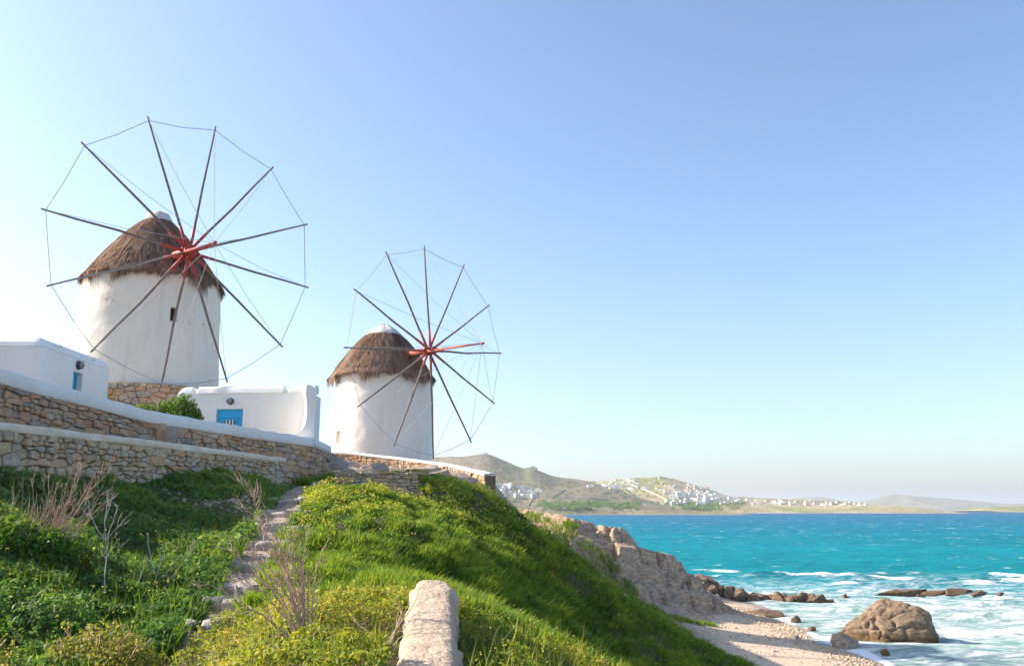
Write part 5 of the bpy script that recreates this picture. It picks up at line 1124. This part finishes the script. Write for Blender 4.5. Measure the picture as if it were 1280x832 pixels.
bare_shrub('dead_branch', (-1.05, 7.3, float(HF(-1.05, 7.3))+.05), [(.28, .3, .42, .3), (.10, .1, .30, .6), (-.25, .1, .22, .2)], M['twig'], 'dry dead branch lying against the garden wall', 7, .009, 6, .16)
bare_shrub('bare_shrub', (-6.2, 10.0, float(HF(-6.2, 10))), [(.3, 0, .75, .5), (.42, .1, .95, .3), (-.1, 0, .5, .2), (.15, .1, .8, -.4)], M['twig'], 'thin brown bare stems among the dark weeds', 8, .010, 6, .22)

# ================================================================== FAR VILLAGE
def house_meshes():
    out = []
    for w_, d_, h_, ext in ((9, 7, 4.2, (4.5, 5, 3.2)), (12, 8, 6.4, (6, 6, 3.6)), (7, 6, 3.6, None), (14, 8, 4.0, (5, 7, 6.2)), (10, 9, 6.0, (7, 5, 3.3))):
        mb = MB().box((0, 0, h_/2-1), (w_, d_, h_+2)); mb.box((0, 0, h_+.22), (w_-.5, d_-.5, .44))
        if ext: mb.box((w_*.5+ext[0]*.35, -d_*.15, ext[2]/2-1), (ext[0], ext[1], ext[2]+2))
        me = bpy.data.meshes.new('village_house'); me.from_pydata([tuple(v) for v in mb.v], [], mb.f); me.update(); out.append((me, w_, d_, h_))
    return out
HM = house_meshes(); HMC = []
for me, a, b, c in HM: m2 = me.copy(); m2.materials.append(M['house_cream']); HMC.append((m2, a, b, c)); me.materials.append(M['house_white'])
wm = bpy.data.meshes.new('window'); wm.from_pydata([(-.6, 0, -.7), (.6, 0, -.7), (.6, 0, .7), (-.6, 0, .7), (-.6, .12, -.7), (.6, .12, -.7), (.6, .12, .7), (-.6, .12, .7)], [], [(0, 1, 2, 3), (0, 4, 5, 1), (1, 5, 6, 2), (2, 6, 7, 3), (3, 7, 4, 0)]); wm.materials.append(M['house_window']); wm.update()
def far_hit(px, py, trees):
    u = (px-640)/1100; v = (416-py)/1100; c, s = math.cos(math.atan(.2)), math.sin(math.atan(.2)); d = Vector((u, c-v*s, s+v*c)).normalized(); best = None
    for t in trees:
        q = t.ray_cast(Vector((0, 0, CZ)), d)
        if q[0] is not None and (best is None or q[3] < best[1]): best = (q[0], q[3])
    return best[0] if best else None
rngv = np.random.default_rng(17); placed = []
def village(label, group, n, x0, x1, ytop, ybot, win=False, cream=.2, smin=.6, smax=1.0, gap=9):
    tries = 0; k = 0
    while k < n and tries < n*40:
        tries += 1; px = rngv.uniform(x0, x1); f_ = (px-x0)/(x1-x0); yt = ytop[0]+(ytop[1]-ytop[0])*f_; yb = ybot[0]+(ybot[1]-ybot[0])*f_
        p = far_hit(px, rngv.uniform(yt, yb), (H_NEAR, H_VIL))
        if p is None or p.z < 5 or any((p.x-q[0])**2+((p.y-q[1])*.7)**2 < gap**2*2.2 for q in placed): continue
        placed.append((p.x, p.y)); i = rngv.integers(len(HM)); me, w_, d_, h_ = (HMC if rngv.random() < cream else HM)[i]; s = rngv.uniform(smin, smax)
        o = link('village_house', me, None, None, p); o.scale = (s, s, s); o.rotation_euler = (0, 0, rngv.uniform(-.5, .5)); tag(o, label, 'house', group); k += 1
        if win:
            for a in range(int(w_//3)):
                for lv in range(1 if h_ < 5 else 2):
                    wo_ = link('window', wm, None, o, (-w_/2+1.7+a*2.9, -d_/2-.14, 1.6+lv*2.7))
village('distant white house at the foot of the grey hill beside the mound', 'houses at the foot of the grey hill', 26, 612, 672, (604, 611), (618, 624), True)
village('distant white house in a row on the upper green fields', 'houses on the upper fields', 12, 735, 795, (603, 603), (609, 610))
village('distant white house scattered over the top of the village hill', 'houses on top of the village hill', 40, 760, 885, (597, 609), (612, 616), False, .45, .55, .95)
village('distant large white house of the dense cluster above the bay', 'cluster of large houses above the bay', 26, 832, 892, (612, 614), (631, 632), True, .15, .85, 1.3)
village('distant house on the lower shoulder of the village hill', 'houses on the lower shoulder', 24, 880, 925, (614, 623), (629, 630), True, .25)
village('distant house along the low headland', 'houses along the low headland', 30, 930, 1085, (624, 630), (630, 633), False, .5)
# hilltop buildings
for (px, py, s, lb) in ((607, 569, .7, 'blocky ruin on the summit of the grey hill'), (666, 586, .8, 'stone building on the rocky knoll below the grey summit'), (826, 598, .8, 'square house on the very top of the village hill')):
    p = far_hit(px, py, (H_NEAR, H_VIL))
    if p is not None: o = link('hilltop_house', HMC[1][0], None, None, p); o.scale = (s, s, s); tag(o, lb, 'house')
# field walls on the green fields
def field_wall(p0, p1, lb):
    pts = [far_hit(p0[0]+(p1[0]-p0[0])*t, p0[1]+(p1[1]-p0[1])*t, (H_VIL, H_NEAR)) for t in np.linspace(0, 1, 9)]; pts = [p for p in pts if p is not None]
    if len(pts) < 2: return
    V = []; F = []
    for p in pts: V += [(p.x, p.y-.8, p.z-1), (p.x, p.y-.8, p.z+1.6), (p.x, p.y+.8, p.z+1.6), (p.x, p.y+.8, p.z-1)]
    for i in range(len(pts)-1):
        for j in range(4): F.append((i*4+j, i*4+(j+1) % 4, i*4+4+(j+1) % 4, i*4+4+j))
    tag(pyobj('field_wall', V, F, M['house_cream']), lb, 'wall')
for a, b, lb in (((790,606),(818,617),'tan road wall running down from the village top'),((818,617),(838,627),'tan wall continuing down beside the ploughed field'),((660,632),(672,616),'pale wall along the edge of the green field by the grey hill'),((752,618),(800,608),'dry wall across the upper green terrace'),((690,622),(706,612),'short field wall between two green fields'),((700,622),(760,624),'long low field wall above the shore')): field_wall(a, b, lb)
# scrub and trees too far to tell apart
n = 420; P = []; 
for _ in range(n):
    r_ = rngv.random()
    if r_ < .4: px, py = rngv.uniform(672, 800), rngv.uniform(628, 637)
    elif r_ < .7: px, py = rngv.uniform(830, 930), rngv.uniform(628, 637)
    else: px, py = rngv.uniform(610, 900), rngv.uniform(598, 632)
    p = far_hit(px, py, (H_NEAR, H_VIL))
    if p is not None: P.append(np.array(p)+rngv.normal(size=(26, 3))*np.array([3.4, 3.0, 1.6])*rngv.uniform(.5, 1.2)+np.array([0, 0, 1.6]))
P = np.concatenate(P); o = link('far_scrub', leaves_mesh('far_scrub', P, RNG.normal(size=P.shape)+np.array([0, -.4, .6]), RNG.uniform(1.2, 2.6, len(P)), RNG.uniform(0, .7, len(P)), .8), M['bank_leaf']); tag(o, 'dark scrub and trees along the distant shore', 'scrub', None, 'stuff')

# ================================================================== AIR
k = NT('haze'); pv = k.n('ShaderNodeVolumePrincipled'); pv.inputs['Color'].default_value = (.86, .93, 1.0, 1); pv.inputs['Density'].default_value = .0001; pv.inputs['Anisotropy'].default_value = .25
k.t.links.new(pv.outputs[0], k.out.inputs['Volume'])
hz = MB().box((0, 5000, 87.5), (32000, 23000, 187)).build('haze', k.m); tag(hz, 'thin pale sea haze over the bay', 'haze', None, 'stuff')
